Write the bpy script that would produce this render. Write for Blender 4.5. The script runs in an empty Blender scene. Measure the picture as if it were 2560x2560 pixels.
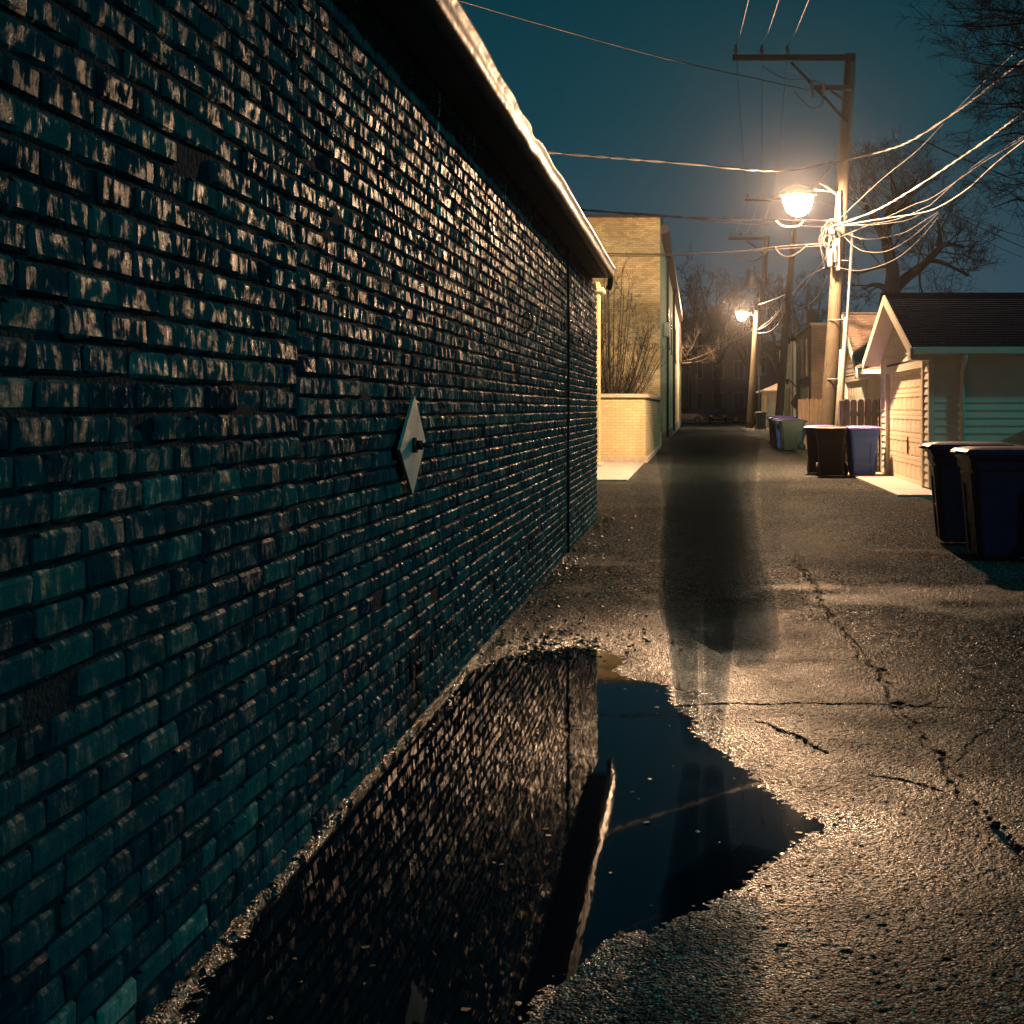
import bpy, math, random
import numpy as np
from mathutils import Vector, Matrix
R = math.radians
F = 3400.0; VX = 1742.0; VY = 1022.0; CH = 1.35
scene = bpy.context.scene
COL = scene.collection
rnd = random.Random(7)

def P(px, py, d):
    """photo pixel at a real distance d -> world point"""
    return Vector(((px - VX) * d / F, d, (VY - py) * d / F + CH))
def G(px, py):
    """photo pixel lying on the ground -> world x, y"""
    y = CH * F / (py - VY)
    return ((px - VX) * y / F, y)

# ------------------------------------------------------------------ materials
def mat(name, col, rough=0.6, metal=0.0, var=0.0, vscale=8.0, bump=0.0, bscale=40.0, emit=None, estr=0.0,
        spec=0.5, rvar=0.0, stretch=(1, 1, 1), coat=0.0, detail=5):
    m = bpy.data.materials.new(name); m.use_nodes = True
    nt = m.node_tree; b = nt.nodes['Principled BSDF']
    b.inputs['Base Color'].default_value = (*col, 1)
    b.inputs['Roughness'].default_value = rough
    b.inputs['Metallic'].default_value = metal
    b.inputs['Specular IOR Level'].default_value = spec
    b.inputs['Coat Weight'].default_value = coat
    if emit:
        b.inputs['Emission Color'].default_value = (*emit, 1); b.inputs['Emission Strength'].default_value = estr
    if var or bump or rvar:
        tc = nt.nodes.new('ShaderNodeTexCoord'); mp = nt.nodes.new('ShaderNodeMapping')
        mp.inputs['Scale'].default_value = stretch
        nt.links.new(tc.outputs['Object'], mp.inputs['Vector'])
    if var or rvar:
        n = nt.nodes.new('ShaderNodeTexNoise'); n.inputs['Scale'].default_value = vscale
        n.inputs['Detail'].default_value = detail; n.inputs['Roughness'].default_value = 0.65
        nt.links.new(mp.outputs[0], n.inputs['Vector'])
        if var:
            r = nt.nodes.new('ShaderNodeValToRGB')
            r.color_ramp.elements[0].position = 0.3; r.color_ramp.elements[1].position = 0.7
            r.color_ramp.elements[0].color = (*[c * (1 - var) for c in col], 1)
            r.color_ramp.elements[1].color = (*[min(1, c * (1 + var)) for c in col], 1)
            nt.links.new(n.outputs[0], r.inputs[0]); nt.links.new(r.outputs[0], b.inputs['Base Color'])
        if rvar:
            mr = nt.nodes.new('ShaderNodeMapRange')
            mr.inputs[1].default_value = .35; mr.inputs[2].default_value = .65
            mr.inputs[3].default_value = max(.03, rough - rvar); mr.inputs[4].default_value = min(1, rough + rvar)
            nt.links.new(n.outputs[0], mr.inputs[0]); nt.links.new(mr.outputs[0], b.inputs['Roughness'])
    if bump:
        n2 = nt.nodes.new('ShaderNodeTexNoise'); n2.inputs['Scale'].default_value = bscale
        n2.inputs['Detail'].default_value = 6
        nt.links.new(mp.outputs[0], n2.inputs['Vector'])
        bp = nt.nodes.new('ShaderNodeBump'); bp.inputs['Strength'].default_value = bump
        bp.inputs['Distance'].default_value = 0.01
        nt.links.new(n2.outputs[0], bp.inputs['Height']); nt.links.new(bp.outputs[0], b.inputs['Normal'])
    return m

def N(nt, t, **kw):
    n = nt.nodes.new(t)
    for k, v in kw.items(): setattr(n, k, v)
    return n

def brick_mat(name, c1, c2, mortar, bw=0.21, bh=0.072, rough=0.75, bump=0.6):
    """brick courses for walls standing along x or along y"""
    m = bpy.data.materials.new(name); m.use_nodes = True
    nt = m.node_tree; b = nt.nodes['Principled BSDF']; L = nt.links.new
    tc = N(nt, 'ShaderNodeTexCoord'); s = N(nt, 'ShaderNodeSeparateXYZ'); c = N(nt, 'ShaderNodeCombineXYZ')
    a = N(nt, 'ShaderNodeMath', operation='ADD')
    L(tc.outputs['Object'], s.inputs[0]); L(s.outputs[0], a.inputs[0]); L(s.outputs[1], a.inputs[1])
    L(a.outputs[0], c.inputs[0]); L(s.outputs[2], c.inputs[1])
    wn = N(nt, 'ShaderNodeTexNoise'); wn.inputs['Scale'].default_value = 6; L(c.outputs[0], wn.inputs['Vector'])
    vm = N(nt, 'ShaderNodeMixRGB', blend_type='LINEAR_LIGHT'); vm.inputs[0].default_value = 0.012
    L(c.outputs[0], vm.inputs[1]); L(wn.outputs[1], vm.inputs[2])
    br = N(nt, 'ShaderNodeTexBrick')
    br.inputs['Scale'].default_value = 1; br.inputs['Brick Width'].default_value = bw
    br.inputs['Row Height'].default_value = bh; br.inputs['Mortar Size'].default_value = 0.008
    br.inputs['Mortar Smooth'].default_value = 0.3; br.inputs['Bias'].default_value = 0
    br.inputs['Color1'].default_value = (*c1, 1); br.inputs['Color2'].default_value = (*c2, 1)
    br.inputs['Mortar'].default_value = (*mortar, 1)
    L(vm.outputs[0], br.inputs['Vector'])
    n = N(nt, 'ShaderNodeTexNoise'); n.inputs['Scale'].default_value = 0.9; n.inputs['Detail'].default_value = 6
    L(tc.outputs['Object'], n.inputs['Vector'])
    r = N(nt, 'ShaderNodeValToRGB'); r.color_ramp.elements[0].position = .32; r.color_ramp.elements[1].position = .62
    r.color_ramp.elements[0].color = (.55, .52, .48, 1); r.color_ramp.elements[1].color = (1, 1, 1, 1)
    L(n.outputs[0], r.inputs[0])
    mx = N(nt, 'ShaderNodeMixRGB', blend_type='MULTIPLY'); mx.inputs[0].default_value = 0.75
    L(br.outputs[0], mx.inputs[1]); L(r.outputs[0], mx.inputs[2]); L(mx.outputs[0], b.inputs['Base Color'])
    n2 = N(nt, 'ShaderNodeTexNoise'); n2.inputs['Scale'].default_value = 45; L(tc.outputs['Object'], n2.inputs['Vector'])
    ad = N(nt, 'ShaderNodeMath', operation='MULTIPLY_ADD'); ad.inputs[1].default_value = 0.35
    inv = N(nt, 'ShaderNodeMath', operation='SUBTRACT'); inv.inputs[0].default_value = 1; L(br.outputs['Fac'], inv.inputs[1])
    L(n2.outputs[0], ad.inputs[0]); L(inv.outputs[0], ad.inputs[2])
    bp = N(nt, 'ShaderNodeBump'); bp.inputs['Strength'].default_value = bump; bp.inputs['Distance'].default_value = 0.012
    L(ad.outputs[0], bp.inputs['Height']); L(bp.outputs[0], b.inputs['Normal'])
    b.inputs['Roughness'].default_value = rough
    return m

M = {}
M['gutter'] = mat('gutter_paint', (.032, .037, .040), .5, 0, var=.35, vscale=14, bump=.2, bscale=25, rvar=.12)
M['soffit'] = mat('soffit_paint', (.03, .045, .06), .7, var=.4, vscale=5)
M['shingle_old'] = mat('old_roofing', (.02, .02, .02), .95, spec=.05, var=.5, vscale=20, bump=.8, bscale=60)
M['concrete'] = mat('concrete', (.27, .25, .22), .7, var=.3, vscale=3, bump=.35, bscale=90, rvar=.15)
M['stone'] = mat('limestone', (.30, .26, .20), .75, var=.25, vscale=6, bump=.3)
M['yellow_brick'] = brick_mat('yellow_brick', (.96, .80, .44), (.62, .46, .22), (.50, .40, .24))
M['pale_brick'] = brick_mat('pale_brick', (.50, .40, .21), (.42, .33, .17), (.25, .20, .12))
M['brown_brick'] = brick_mat('brown_brick', (.25, .14, .09), (.19, .11, .07), (.30, .24, .18))
M['dark_brick'] = brick_mat('dark_brick', (.030, .030, .032), (.022, .022, .026), (.035, .036, .038))
M['wood_pole'] = mat('weathered_pole_wood', (.042, .032, .018), .8, var=.45, vscale=9, bump=.9, bscale=22, stretch=(9, 9, .7))
M['dark_wood'] = mat('dark_creosote_wood', (.010, .009, .008), .9, spec=.15, var=.4, vscale=9, bump=.7, bscale=22, stretch=(6, 6, 1))
M['fence_light'] = mat('bleached_fence_wood', (.32, .22, .14), .8, var=.35, vscale=6, bump=.6, bscale=20, stretch=(7, 7, .6))
M['fence_dark'] = mat('weathered_fence_wood', (.15, .13, .10), .8, var=.4, vscale=6, bump=.6, bscale=20, stretch=(7, 7, .6))
M['siding_cream'] = mat('cream_vinyl', (.60, .54, .43), .5, var=.07, vscale=2, bump=.08, bscale=30)
M['siding_white'] = mat('white_vinyl', (.55, .52, .45), .5, var=.07, vscale=2, bump=.08, bscale=30)
M['trim'] = mat('cream_trim', (.56, .50, .40), .45, var=.08, vscale=3)
M['trim_white'] = mat('white_trim', (.55, .53, .47), .45, var=.06, vscale=3)
M['door_panel'] = mat('door_paint', (.78, .64, .48), .4, var=.08, vscale=2.5)
M['roof_dark'] = mat('charcoal_shingle', (.007, .010, .018), .98, spec=0, var=.55, vscale=26, bump=.9, bscale=70)
M['roof_brown'] = mat('brown_shingle', (.09, .062, .045), .85, var=.45, vscale=26, bump=.9, bscale=70)
M['metal_dark'] = mat('dark_metal', (.05, .05, .055), .45, .7, var=.3)
M['metal_grey'] = mat('galvanised_metal', (.14, .15, .15), .5, .3, var=.25, vscale=12, rvar=.1)
M['conduit'] = mat('conduit_plastic', (.12, .11, .09), .5, var=.15)
M['cable_black'] = mat('black_cable', (.006, .006, .008), .6, spec=.03)
M['cable_grey'] = mat('weathered_cable', (.035, .035, .034), .5, 0, spec=.12, var=.25, vscale=4)
M['porcelain'] = mat('porcelain', (.10, .07, .05), .2)
M['bin_black'] = mat('black_bin_plastic', (.004, .005, .008), .5, spec=.2, var=.25, vscale=7, bump=.12, bscale=60, rvar=.08)
M['bin_navy'] = mat('navy_bin_plastic', (.004, .008, .038), .5, spec=.25, var=.25, vscale=7, bump=.12, bscale=60, rvar=.08)
M['bin_blue'] = mat('blue_bin_plastic', (.010, .075, .33), .42, var=.2, vscale=7, bump=.12, bscale=60, rvar=.08)
M['bin_green'] = mat('green_bin_plastic', (.035, .07, .06), .42, var=.2, vscale=7, bump=.12, bscale=60, rvar=.08)
M['lid_blue'] = mat('faded_blue_lid', (.16, .15, .48), .38, var=.25, vscale=6, bump=.12)
M['rubber'] = mat('rubber', (.018, .018, .02), .75, bump=.2)
M['bark'] = mat('bark', (.007, .008, .009), .95, spec=.1, var=.4, vscale=14, bump=.8, bscale=30)
M['bark_light'] = mat('thin_twig_bark', (.05, .038, .026), .8, var=.3, vscale=14)
M['plate'] = mat('painted_steel_plate', (.25, .28, .27), .48, .25, var=.28, vscale=9, stretch=(3, 3, .5), bump=.15, rvar=.12)
M['rust'] = mat('rusty_iron', (.06, .035, .025), .7, .4, var=.5, vscale=50, bump=.6, bscale=120)
M['glass_dark'] = mat('dark_glass', (.015, .02, .03), .08, spec=.6)
M['glass_far'] = mat('old_window_glass', (.008, .010, .014), .5, spec=.08)
M['frame_pale'] = mat('pale_frame', (.07, .085, .095), .6)
M['car_red'] = mat('dark_red_car_paint', (.07, .014, .014), .35, .2, coat=.5)
M['car_black'] = mat('black_car_paint', (.010, .012, .018), .25, .2, coat=.5)
M['car_blue'] = mat('midnight_car_paint', (.006, .008, .018), .5, 0, spec=.15)
M['rim'] = mat('alloy_rim', (.55, .55, .55), .3, .8)
M['lens_clear'] = mat('headlight_glass', (.5, .5, .5), .1, .5)
M['dirt'] = mat('bare_ground', (.06, .055, .04), .95, var=.5, vscale=3, bump=.9, bscale=30)
M['grass'] = mat('winter_grass', (.05, .07, .025), .8, var=.4, vscale=4)
M['leaf'] = mat('dead_leaf', (.055, .035, .02), .5, var=.5, vscale=30)
def glow():
    m = bpy.data.materials.new('sodium_lamp_glass'); m.use_nodes = True; nt = m.node_tree; nt.nodes.remove(nt.nodes['Principled BSDF'])
    e = N(nt, 'ShaderNodeEmission'); e.inputs[0].default_value = (1, .62, .34, 1); e.inputs[1].default_value = 300
    t = N(nt, 'ShaderNodeBsdfTransparent'); a = N(nt, 'ShaderNodeAddShader'); nt.links.new(e.outputs[0], a.inputs[0]); nt.links.new(t.outputs[0], a.inputs[1]); nt.links.new(a.outputs[0], nt.nodes['Material Output'].inputs['Surface'])
    m.cycles.emission_sampling = 'NONE' if hasattr(m.cycles, 'emission_sampling') else 'AUTO'
    return m
M['lamp_glow'] = glow()
M['skin'] = mat('plain_plate', (.4, .4, .4), .5)

# ---- painted rough brick of the near wall (uses a per brick tone)
def near_brick_mat():
    m = bpy.data.materials.new('painted_common_brick'); m.use_nodes = True
    nt = m.node_tree; b = nt.nodes['Principled BSDF']; L = nt.links.new
    at = N(nt, 'ShaderNodeAttribute', attribute_name='tone')
    tc = N(nt, 'ShaderNodeTexCoord')
    r = N(nt, 'ShaderNodeValToRGB'); e = r.color_ramp.elements
    e[0].position = 0; e[0].color = (.003, .014, .024, 1); e[1].position = 1; e[1].color = (.12, .21, .19, 1)
    k = e.new(.35); k.color = (.008, .044, .056, 1); k = e.new(.75); k.color = (.020, .082, .086, 1)  # teal of the fill light mixed into the dark paint colours
    # streaks running down the face and blotches
    mp = N(nt, 'ShaderNodeMapping'); mp.inputs['Scale'].default_value = (20, 42, 9)
    L(tc.outputs['Object'], mp.inputs[0])
    n = N(nt, 'ShaderNodeTexNoise'); n.inputs['Scale'].default_value = 1.3; n.inputs['Detail'].default_value = 5
    n.inputs['Roughness'].default_value = .7
    L(mp.outputs[0], n.inputs['Vector'])
    n3 = N(nt, 'ShaderNodeTexNoise'); n3.inputs['Scale'].default_value = 22; n3.inputs['Detail'].default_value = 7
    L(tc.outputs['Object'], n3.inputs['Vector'])
    s1 = N(nt, 'ShaderNodeMath', operation='MULTIPLY_ADD'); s1.inputs[1].default_value = .6; L(n.outputs[0], s1.inputs[0])
    L(at.outputs['Fac'], s1.inputs[2])
    s2 = N(nt, 'ShaderNodeMath', operation='MULTIPLY_ADD'); s2.inputs[1].default_value = .7; L(n3.outputs[0], s2.inputs[0])
    L(s1.outputs[0], s2.inputs[2])
    s3 = N(nt, 'ShaderNodeMath', operation='SUBTRACT'); s3.inputs[1].default_value = .60; L(s2.outputs[0], s3.inputs[0])
    L(s3.outputs[0], r.inputs[0])
    # white paint drips in two narrow bands
    sp = N(nt, 'ShaderNodeSeparateXYZ'); L(tc.outputs['Object'], sp.inputs[0])
    prev = None
    for yc, w, z0 in ((8.55, .045, 1.75), (7.35, .06, 2.05), (6.35, .03, 2.0)):
        a = N(nt, 'ShaderNodeMath', operation='SUBTRACT'); a.inputs[1].default_value = yc; L(sp.outputs[1], a.inputs[0])
        ab = N(nt, 'ShaderNodeMath', operation='ABSOLUTE'); L(a.outputs[0], ab.inputs[0])
        lt = N(nt, 'ShaderNodeMath', operation='LESS_THAN'); lt.inputs[1].default_value = w; L(ab.outputs[0], lt.inputs[0])
        g = N(nt, 'ShaderNodeMath', operation='GREATER_THAN'); g.inputs[1].default_value = z0; L(sp.outputs[2], g.inputs[0])
        mu = N(nt, 'ShaderNodeMath', operation='MULTIPLY'); L(lt.outputs[0], mu.inputs[0]); L(g.outputs[0], mu.inputs[1])
        if prev:
            mxx = N(nt, 'ShaderNodeMath', operation='MAXIMUM'); L(prev.outputs[0], mxx.inputs[0]); L(mu.outputs[0], mxx.inputs[1]); prev = mxx
        else: prev = mu
    mp2 = N(nt, 'ShaderNodeMapping'); mp2.inputs['Scale'].default_value = (10, 45, 3); L(tc.outputs['Object'], mp2.inputs[0])
    n5 = N(nt, 'ShaderNodeTexNoise'); n5.inputs['Scale'].default_value = 1; n5.inputs['Detail'].default_value = 4; L(mp2.outputs[0], n5.inputs['Vector'])
    gt = N(nt, 'ShaderNodeMath', operation='GREATER_THAN'); gt.inputs[1].default_value = .56; L(n5.outputs[0], gt.inputs[0])
    dm = N(nt, 'ShaderNodeMath', operation='MULTIPLY'); L(gt.outputs[0], dm.inputs[0]); L(prev.outputs[0], dm.inputs[1])
    mix = N(nt, 'ShaderNodeMixRGB'); L(dm.outputs[0], mix.inputs[0]); L(r.outputs[0], mix.inputs[1]); mix.inputs[2].default_value = (.7, .66, .55, 1)
    L(mix.outputs[0], b.inputs['Base Color'])
    mr = N(nt, 'ShaderNodeMapRange'); mr.inputs[1].default_value = .3; mr.inputs[2].default_value = .7
    mr.inputs[3].default_value = .44; mr.inputs[4].default_value = .24; L(n3.outputs[0], mr.inputs[0])
    ms = N(nt, 'ShaderNodeMapRange'); ms.inputs[1].default_value = .54; ms.inputs[2].default_value = .70; ms.inputs[3].default_value = .0; ms.inputs[4].default_value = .014; av = N(nt, 'ShaderNodeMath', operation='MULTIPLY_ADD'); av.inputs[1].default_value = .55; L(n3.outputs[0], av.inputs[0]); hf = N(nt, 'ShaderNodeMath', operation='MULTIPLY'); hf.inputs[1].default_value = .5; L(n.outputs[0], hf.inputs[0]); L(hf.outputs[0], av.inputs[2])
    L(av.outputs[0], ms.inputs[0]); L(ms.outputs[0], b.inputs['Specular IOR Level']); L(mr.outputs[0], b.inputs['Roughness'])
    n4 = N(nt, 'ShaderNodeTexNoise'); n4.inputs['Scale'].default_value = 75; n4.inputs['Detail'].default_value = 6; n4.inputs['Roughness'].default_value = .7
    L(tc.outputs['Object'], n4.inputs['Vector'])
    ad = N(nt, 'ShaderNodeMath', operation='MULTIPLY_ADD'); ad.inputs[1].default_value = .8; L(n.outputs[0], ad.inputs[0]); L(n4.outputs[0], ad.inputs[2])
    bp = N(nt, 'ShaderNodeBump'); bp.inputs['Strength'].default_value = .9; bp.inputs['Distance'].default_value = .006
    L(ad.outputs[0], bp.inputs['Height']); L(bp.outputs[0], b.inputs['Normal'])
    return m
M['near_brick'] = near_brick_mat()
M['mortar'] = mat('dark_mortar', (.004, .014, .020), .95, var=.5, vscale=30, bump=.9, bscale=60, spec=.02)

def asphalt_mat(name, wet=True):
    m = bpy.data.materials.new(name); m.use_nodes = True
    nt = m.node_tree; b = nt.nodes['Principled BSDF']; L = nt.links.new
    tc = N(nt, 'ShaderNodeTexCoord'); at = N(nt, 'ShaderNodeAttribute', attribute_name='crack')
    big = N(nt, 'ShaderNodeTexNoise'); big.inputs['Scale'].default_value = .55; big.inputs['Detail'].default_value = 6
    mp = N(nt, 'ShaderNodeMapping'); mp.inputs['Scale'].default_value = (.8, .9, 1); L(tc.outputs['Object'], mp.inputs[0]); L(mp.outputs[0], big.inputs['Vector'])
    vo = N(nt, 'ShaderNodeTexVoronoi'); vo.inputs['Scale'].default_value = 105; L(tc.outputs['Object'], vo.inputs['Vector'])
    sc = N(nt, 'ShaderNodeSeparateColor'); L(vo.outputs['Color'], sc.inputs[0])
    r = N(nt, 'ShaderNodeValToRGB'); e = r.color_ramp.elements
    e[0].position = 0; e[0].color = (.003, .008, .011, 1); e[1].position = 1; e[1].color = (.48, .44, .38, 1)
    k = e.new(.54); k.color = (.012, .021, .026, 1); k = e.new(.82); k.color = (.070, .086, .090, 1)
    L(sc.outputs[0], r.inputs[0])
    r2 = N(nt, 'ShaderNodeValToRGB'); r2.color_ramp.elements[0].position = .34; r2.color_ramp.elements[1].position = .62
    r2.color_ramp.elements[0].color = (.55, .55, .57, 1); r2.color_ramp.elements[1].color = (1.1, 1.05, 1, 1)
    L(big.outputs[0], r2.inputs[0])
    mx = N(nt, 'ShaderNodeMixRGB', blend_type='MULTIPLY'); mx.inputs[0].default_value = 1; L(r.outputs[0], mx.inputs[1]); L(r2.outputs[0], mx.inputs[2])
    ck = N(nt, 'ShaderNodeMixRGB'); L(at.outputs['Fac'], ck.inputs[0]); L(mx.outputs[0], ck.inputs[1]); ck.inputs[2].default_value = (.006, .006, .007, 1)
    L(ck.outputs[0], b.inputs['Base Color'])
    mr = N(nt, 'ShaderNodeMapRange'); mr.inputs[1].default_value = .3; mr.inputs[2].default_value = .65
    mr.inputs[3].default_value = .30; mr.inputs[4].default_value = .6
    L(big.outputs[0], mr.inputs[0])
    aw = N(nt, 'ShaderNodeAttribute', attribute_name='wet'); wm = N(nt, 'ShaderNodeMix'); L(aw.outputs['Fac'], wm.inputs[0]); L(mr.outputs[0], wm.inputs[2]); wm.inputs[3].default_value = .2; L(wm.outputs[0], b.inputs['Roughness'])
    sg = N(nt, 'ShaderNodeMapRange'); sg.inputs[1].default_value = .72; sg.inputs[2].default_value = .95; sg.inputs[3].default_value = .0; sg.inputs[4].default_value = .03; L(sc.outputs[1], sg.inputs[0])
    sw = N(nt, 'ShaderNodeMath', operation='MULTIPLY_ADD'); sw.inputs[1].default_value = .28; L(aw.outputs['Fac'], sw.inputs[0]); L(sg.outputs[0], sw.inputs[2]); L(sw.outputs[0], b.inputs['Specular IOR Level'])
    n4 = N(nt, 'ShaderNodeTexNoise'); n4.inputs['Scale'].default_value = 160; n4.inputs['Detail'].default_value = 4; L(tc.outputs['Object'], n4.inputs['Vector'])
    iv = N(nt, 'ShaderNodeMath', operation='MULTIPLY_ADD'); iv.inputs[1].default_value = -1.2; L(vo.outputs['Distance'], iv.inputs[0]); L(n4.outputs[0], iv.inputs[2])
    bp = N(nt, 'ShaderNodeBump'); bp.inputs['Strength'].default_value = 1; bp.inputs['Distance'].default_value = .012
    L(iv.outputs[0], bp.inputs['Height']); L(bp.outputs[0], b.inputs['Normal'])
    return m
M['asphalt'] = asphalt_mat('wet_asphalt')
M['patch'] = mat('street_and_shade_asphalt', (.030, .032, .034), .95, spec=.15, var=.4, vscale=2, bump=.8, bscale=120)  # street surface, also the painted shade in the far alley

def water_mat():
    m = bpy.data.materials.new('puddle_water'); m.use_nodes = True
    nt = m.node_tree; b = nt.nodes['Principled BSDF']; L = nt.links.new
    b.inputs['Base Color'].default_value = (.004, .006, .010, 1); b.inputs['Roughness'].default_value = .025
    b.inputs['IOR'].default_value = 1.33; b.inputs['Specular IOR Level'].default_value = .42
    tc = N(nt, 'ShaderNodeTexCoord'); mp = N(nt, 'ShaderNodeMapping'); mp.inputs['Scale'].default_value = (14, 3, 1); L(tc.outputs['Object'], mp.inputs[0])
    n = N(nt, 'ShaderNodeTexNoise'); n.inputs['Scale'].default_value = 1; n.inputs['Detail'].default_value = 3; L(mp.outputs[0], n.inputs['Vector'])
    bp = N(nt, 'ShaderNodeBump'); bp.inputs['Strength'].default_value = .05; bp.inputs['Distance'].default_value = .006
    L(n.outputs[0], bp.inputs['Height']); L(bp.outputs[0], b.inputs['Normal'])
    return m
M['water'] = water_mat()

# ------------------------------------------------------------------ object helpers
def tag(o, label=None, cat=None, group=None, kind=None):
    if label: o['label'] = label
    if cat: o['category'] = cat
    if group: o['group'] = group
    if kind: o['kind'] = kind
    return o
def empty(name, loc, label, cat, group=None):
    o = bpy.data.objects.new(name, None); COL.objects.link(o); o.location = loc; o.empty_display_size = .2
    return tag(o, label, cat, group)
def link(name, me, parent=None):
    o = bpy.data.objects.new(name, me); COL.objects.link(o)
    if parent: o.parent = parent
    return o

class MB:
    def __init__(s, origin=(0, 0, 0)): s.v = []; s.f = []; s.o = Vector(origin); s.sm = set()
    def add(s, verts, faces, smooth=False):
        k = len(s.v); s.v += [tuple(Vector(p) - s.o) for p in verts]
        for f in faces:
            if smooth: s.sm.add(len(s.f))
            s.f.append([i + k for i in f])
        return s
    def quad(s, a, b, c, d): return s.add([a, b, c, d], [(0, 1, 2, 3)])
    def box(s, x0, x1, y0, y1, z0, z1, bev=0.0, mtx=None):
        if bev:
            b = bev; v = []
            xs = ((x0, x0 + b), (x1, x1 - b)); ys = ((y0, y0 + b), (y1, y1 - b)); zs = ((z0, z0 + b), (z1, z1 - b))
            idx = {}
            for i in (0, 1):
                for j in (0, 1):
                    for k in (0, 1):
                        idx[i, j, k, 0] = len(v); v.append((xs[i][0], ys[j][1], zs[k][1]))
                        idx[i, j, k, 1] = len(v); v.append((xs[i][1], ys[j][0], zs[k][1]))
                        idx[i, j, k, 2] = len(v); v.append((xs[i][1], ys[j][1], zs[k][0]))
            f = []
            for i in (0, 1): f.append([idx[i, a, c, 0] for a, c in ((0, 0), (1, 0), (1, 1), (0, 1))][::(1 if i else -1)])
            for j in (0, 1): f.append([idx[a, j, c, 1] for a, c in ((0, 0), (1, 0), (1, 1), (0, 1))][::(-1 if j else 1)])
            for k in (0, 1): f.append([idx[a, c, k, 2] for a, c in ((0, 0), (1, 0), (1, 1), (0, 1))][::(1 if k else -1)])
            for j in (0, 1):
                for k in (0, 1): f.append([idx[0, j, k, 1], idx[1, j, k, 1], idx[1, j, k, 2], idx[0, j, k, 2]])
            for i in (0, 1):
                for k in (0, 1): f.append([idx[i, 0, k, 0], idx[i, 1, k, 0], idx[i, 1, k, 2], idx[i, 0, k, 2]])
                for j in (0, 1): f.append([idx[i, j, 0, 0], idx[i, j, 1, 0], idx[i, j, 1, 1], idx[i, j, 0, 1]])
                for j in (0, 1):
                    for k in (0, 1): f.append([idx[i, j, k, 0], idx[i, j, k, 1], idx[i, j, k, 2]])
        else:
            v = [(x, y, z) for z in (z0, z1) for y in (y0, y1) for x in (x0, x1)]
            f = [(0, 2, 3, 1), (4, 5, 7, 6), (0, 1, 5, 4), (2, 6, 7, 3), (0, 4, 6, 2), (1, 3, 7, 5)]
        if mtx: v = [mtx @ Vector(p) for p in v]
        return s.add(v, f)
    def tube(s, pts, rad, n=6, cap=True, smooth=True):
        pts = [Vector(p) for p in pts]
        if not hasattr(rad, '__len__'): rad = [rad] * len(pts)
        v = []; f = []; up = Vector((0, 0, 1)); last = None
        for i, p in enumerate(pts):
            t = (pts[min(i + 1, len(pts) - 1)] - pts[max(i - 1, 0)])
            if t.length < 1e-9: t = Vector((0, 0, 1))
            t.normalize()
            if last is None:
                a = t.cross(up)
                if a.length < .1: a = t.cross(Vector((1, 0, 0)))
            else: a = last - t * last.dot(t)
            a.normalize(); last = a; b = t.cross(a)
            for k in range(n):
                th = 2 * math.pi * k / n
                v.append(p + (a * math.cos(th) + b * math.sin(th)) * rad[i])
        for i in range(len(pts) - 1):
            for k in range(n):
                k2 = (k + 1) % n
                f.append((i * n + k, i * n + k2, (i + 1) * n + k2, (i + 1) * n + k))
        if cap and n > 3: f.append(list(range(n))[::-1]); f.append([(len(pts) - 1) * n + k for k in range(n)])
        return s.add(v, f, smooth)
    def cyl(s, a, b, r0, r1=None, n=16): return s.tube([a, b], [r0, r0 if r1 is None else r1], n)
    def prism(s, poly, y0, y1, axis='y'):
        n = len(poly)
        if axis == 'y': v = [(a, y0, b) for a, b in poly] + [(a, y1, b) for a, b in poly]
        elif axis == 'x': v = [(y0, a, b) for a, b in poly] + [(y1, a, b) for a, b in poly]
        else: v = [(a, b, y0) for a, b in poly] + [(a, b, y1) for a, b in poly]
        f = [list(range(n)), [n + i for i in range(n)][::-1]] + [(i, (i + 1) % n, n + (i + 1) % n, n + i) for i in range(n)]
        return s.add(v, f)
    def build(s, name, m, parent=None, shade=None):
        me = bpy.data.meshes.new(name); me.from_pydata(s.v, [], s.f)
        me.materials.append(m)
        if shade is True: me.polygons.foreach_set('use_smooth', [True] * len(me.polygons))
        elif s.sm:
            me.polygons.foreach_set('use_smooth', [i in s.sm for i in range(len(me.polygons))])
        me.update(); bm_fix(me)
        return link(name, me, parent)
import bmesh
def bm_fix(me):
    if len(me.polygons) > 60000: return
    b = bmesh.new(); b.from_mesh(me); bmesh.ops.recalc_face_normals(b, faces=b.faces); b.to_mesh(me); b.free()
def catmull(pts, n=8):
    pts = [Vector(p) for p in pts]
    if len(pts) < 3:
        return [pts[0].lerp(pts[1], i / n) for i in range(n + 1)]
    out = []
    for i in range(len(pts) - 1):
        p0 = pts[max(i - 1, 0)]; p1 = pts[i]; p2 = pts[i + 1]; p3 = pts[min(i + 2, len(pts) - 1)]
        for k in range(n):
            t = k / n
            out.append(.5 * ((2 * p1) + (p2 - p0) * t + (2 * p0 - 5 * p1 + 4 * p2 - p3) * t * t + (3 * p1 - p0 - 3 * p2 + p3) * t ** 3))
    out.append(pts[-1]); return out
def copy_tree(o, parent=None):
    c = o.copy(); COL.objects.link(c)
    if parent: c.parent = parent
    for ch in list(o.children): copy_tree(ch, c)
    return c

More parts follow.
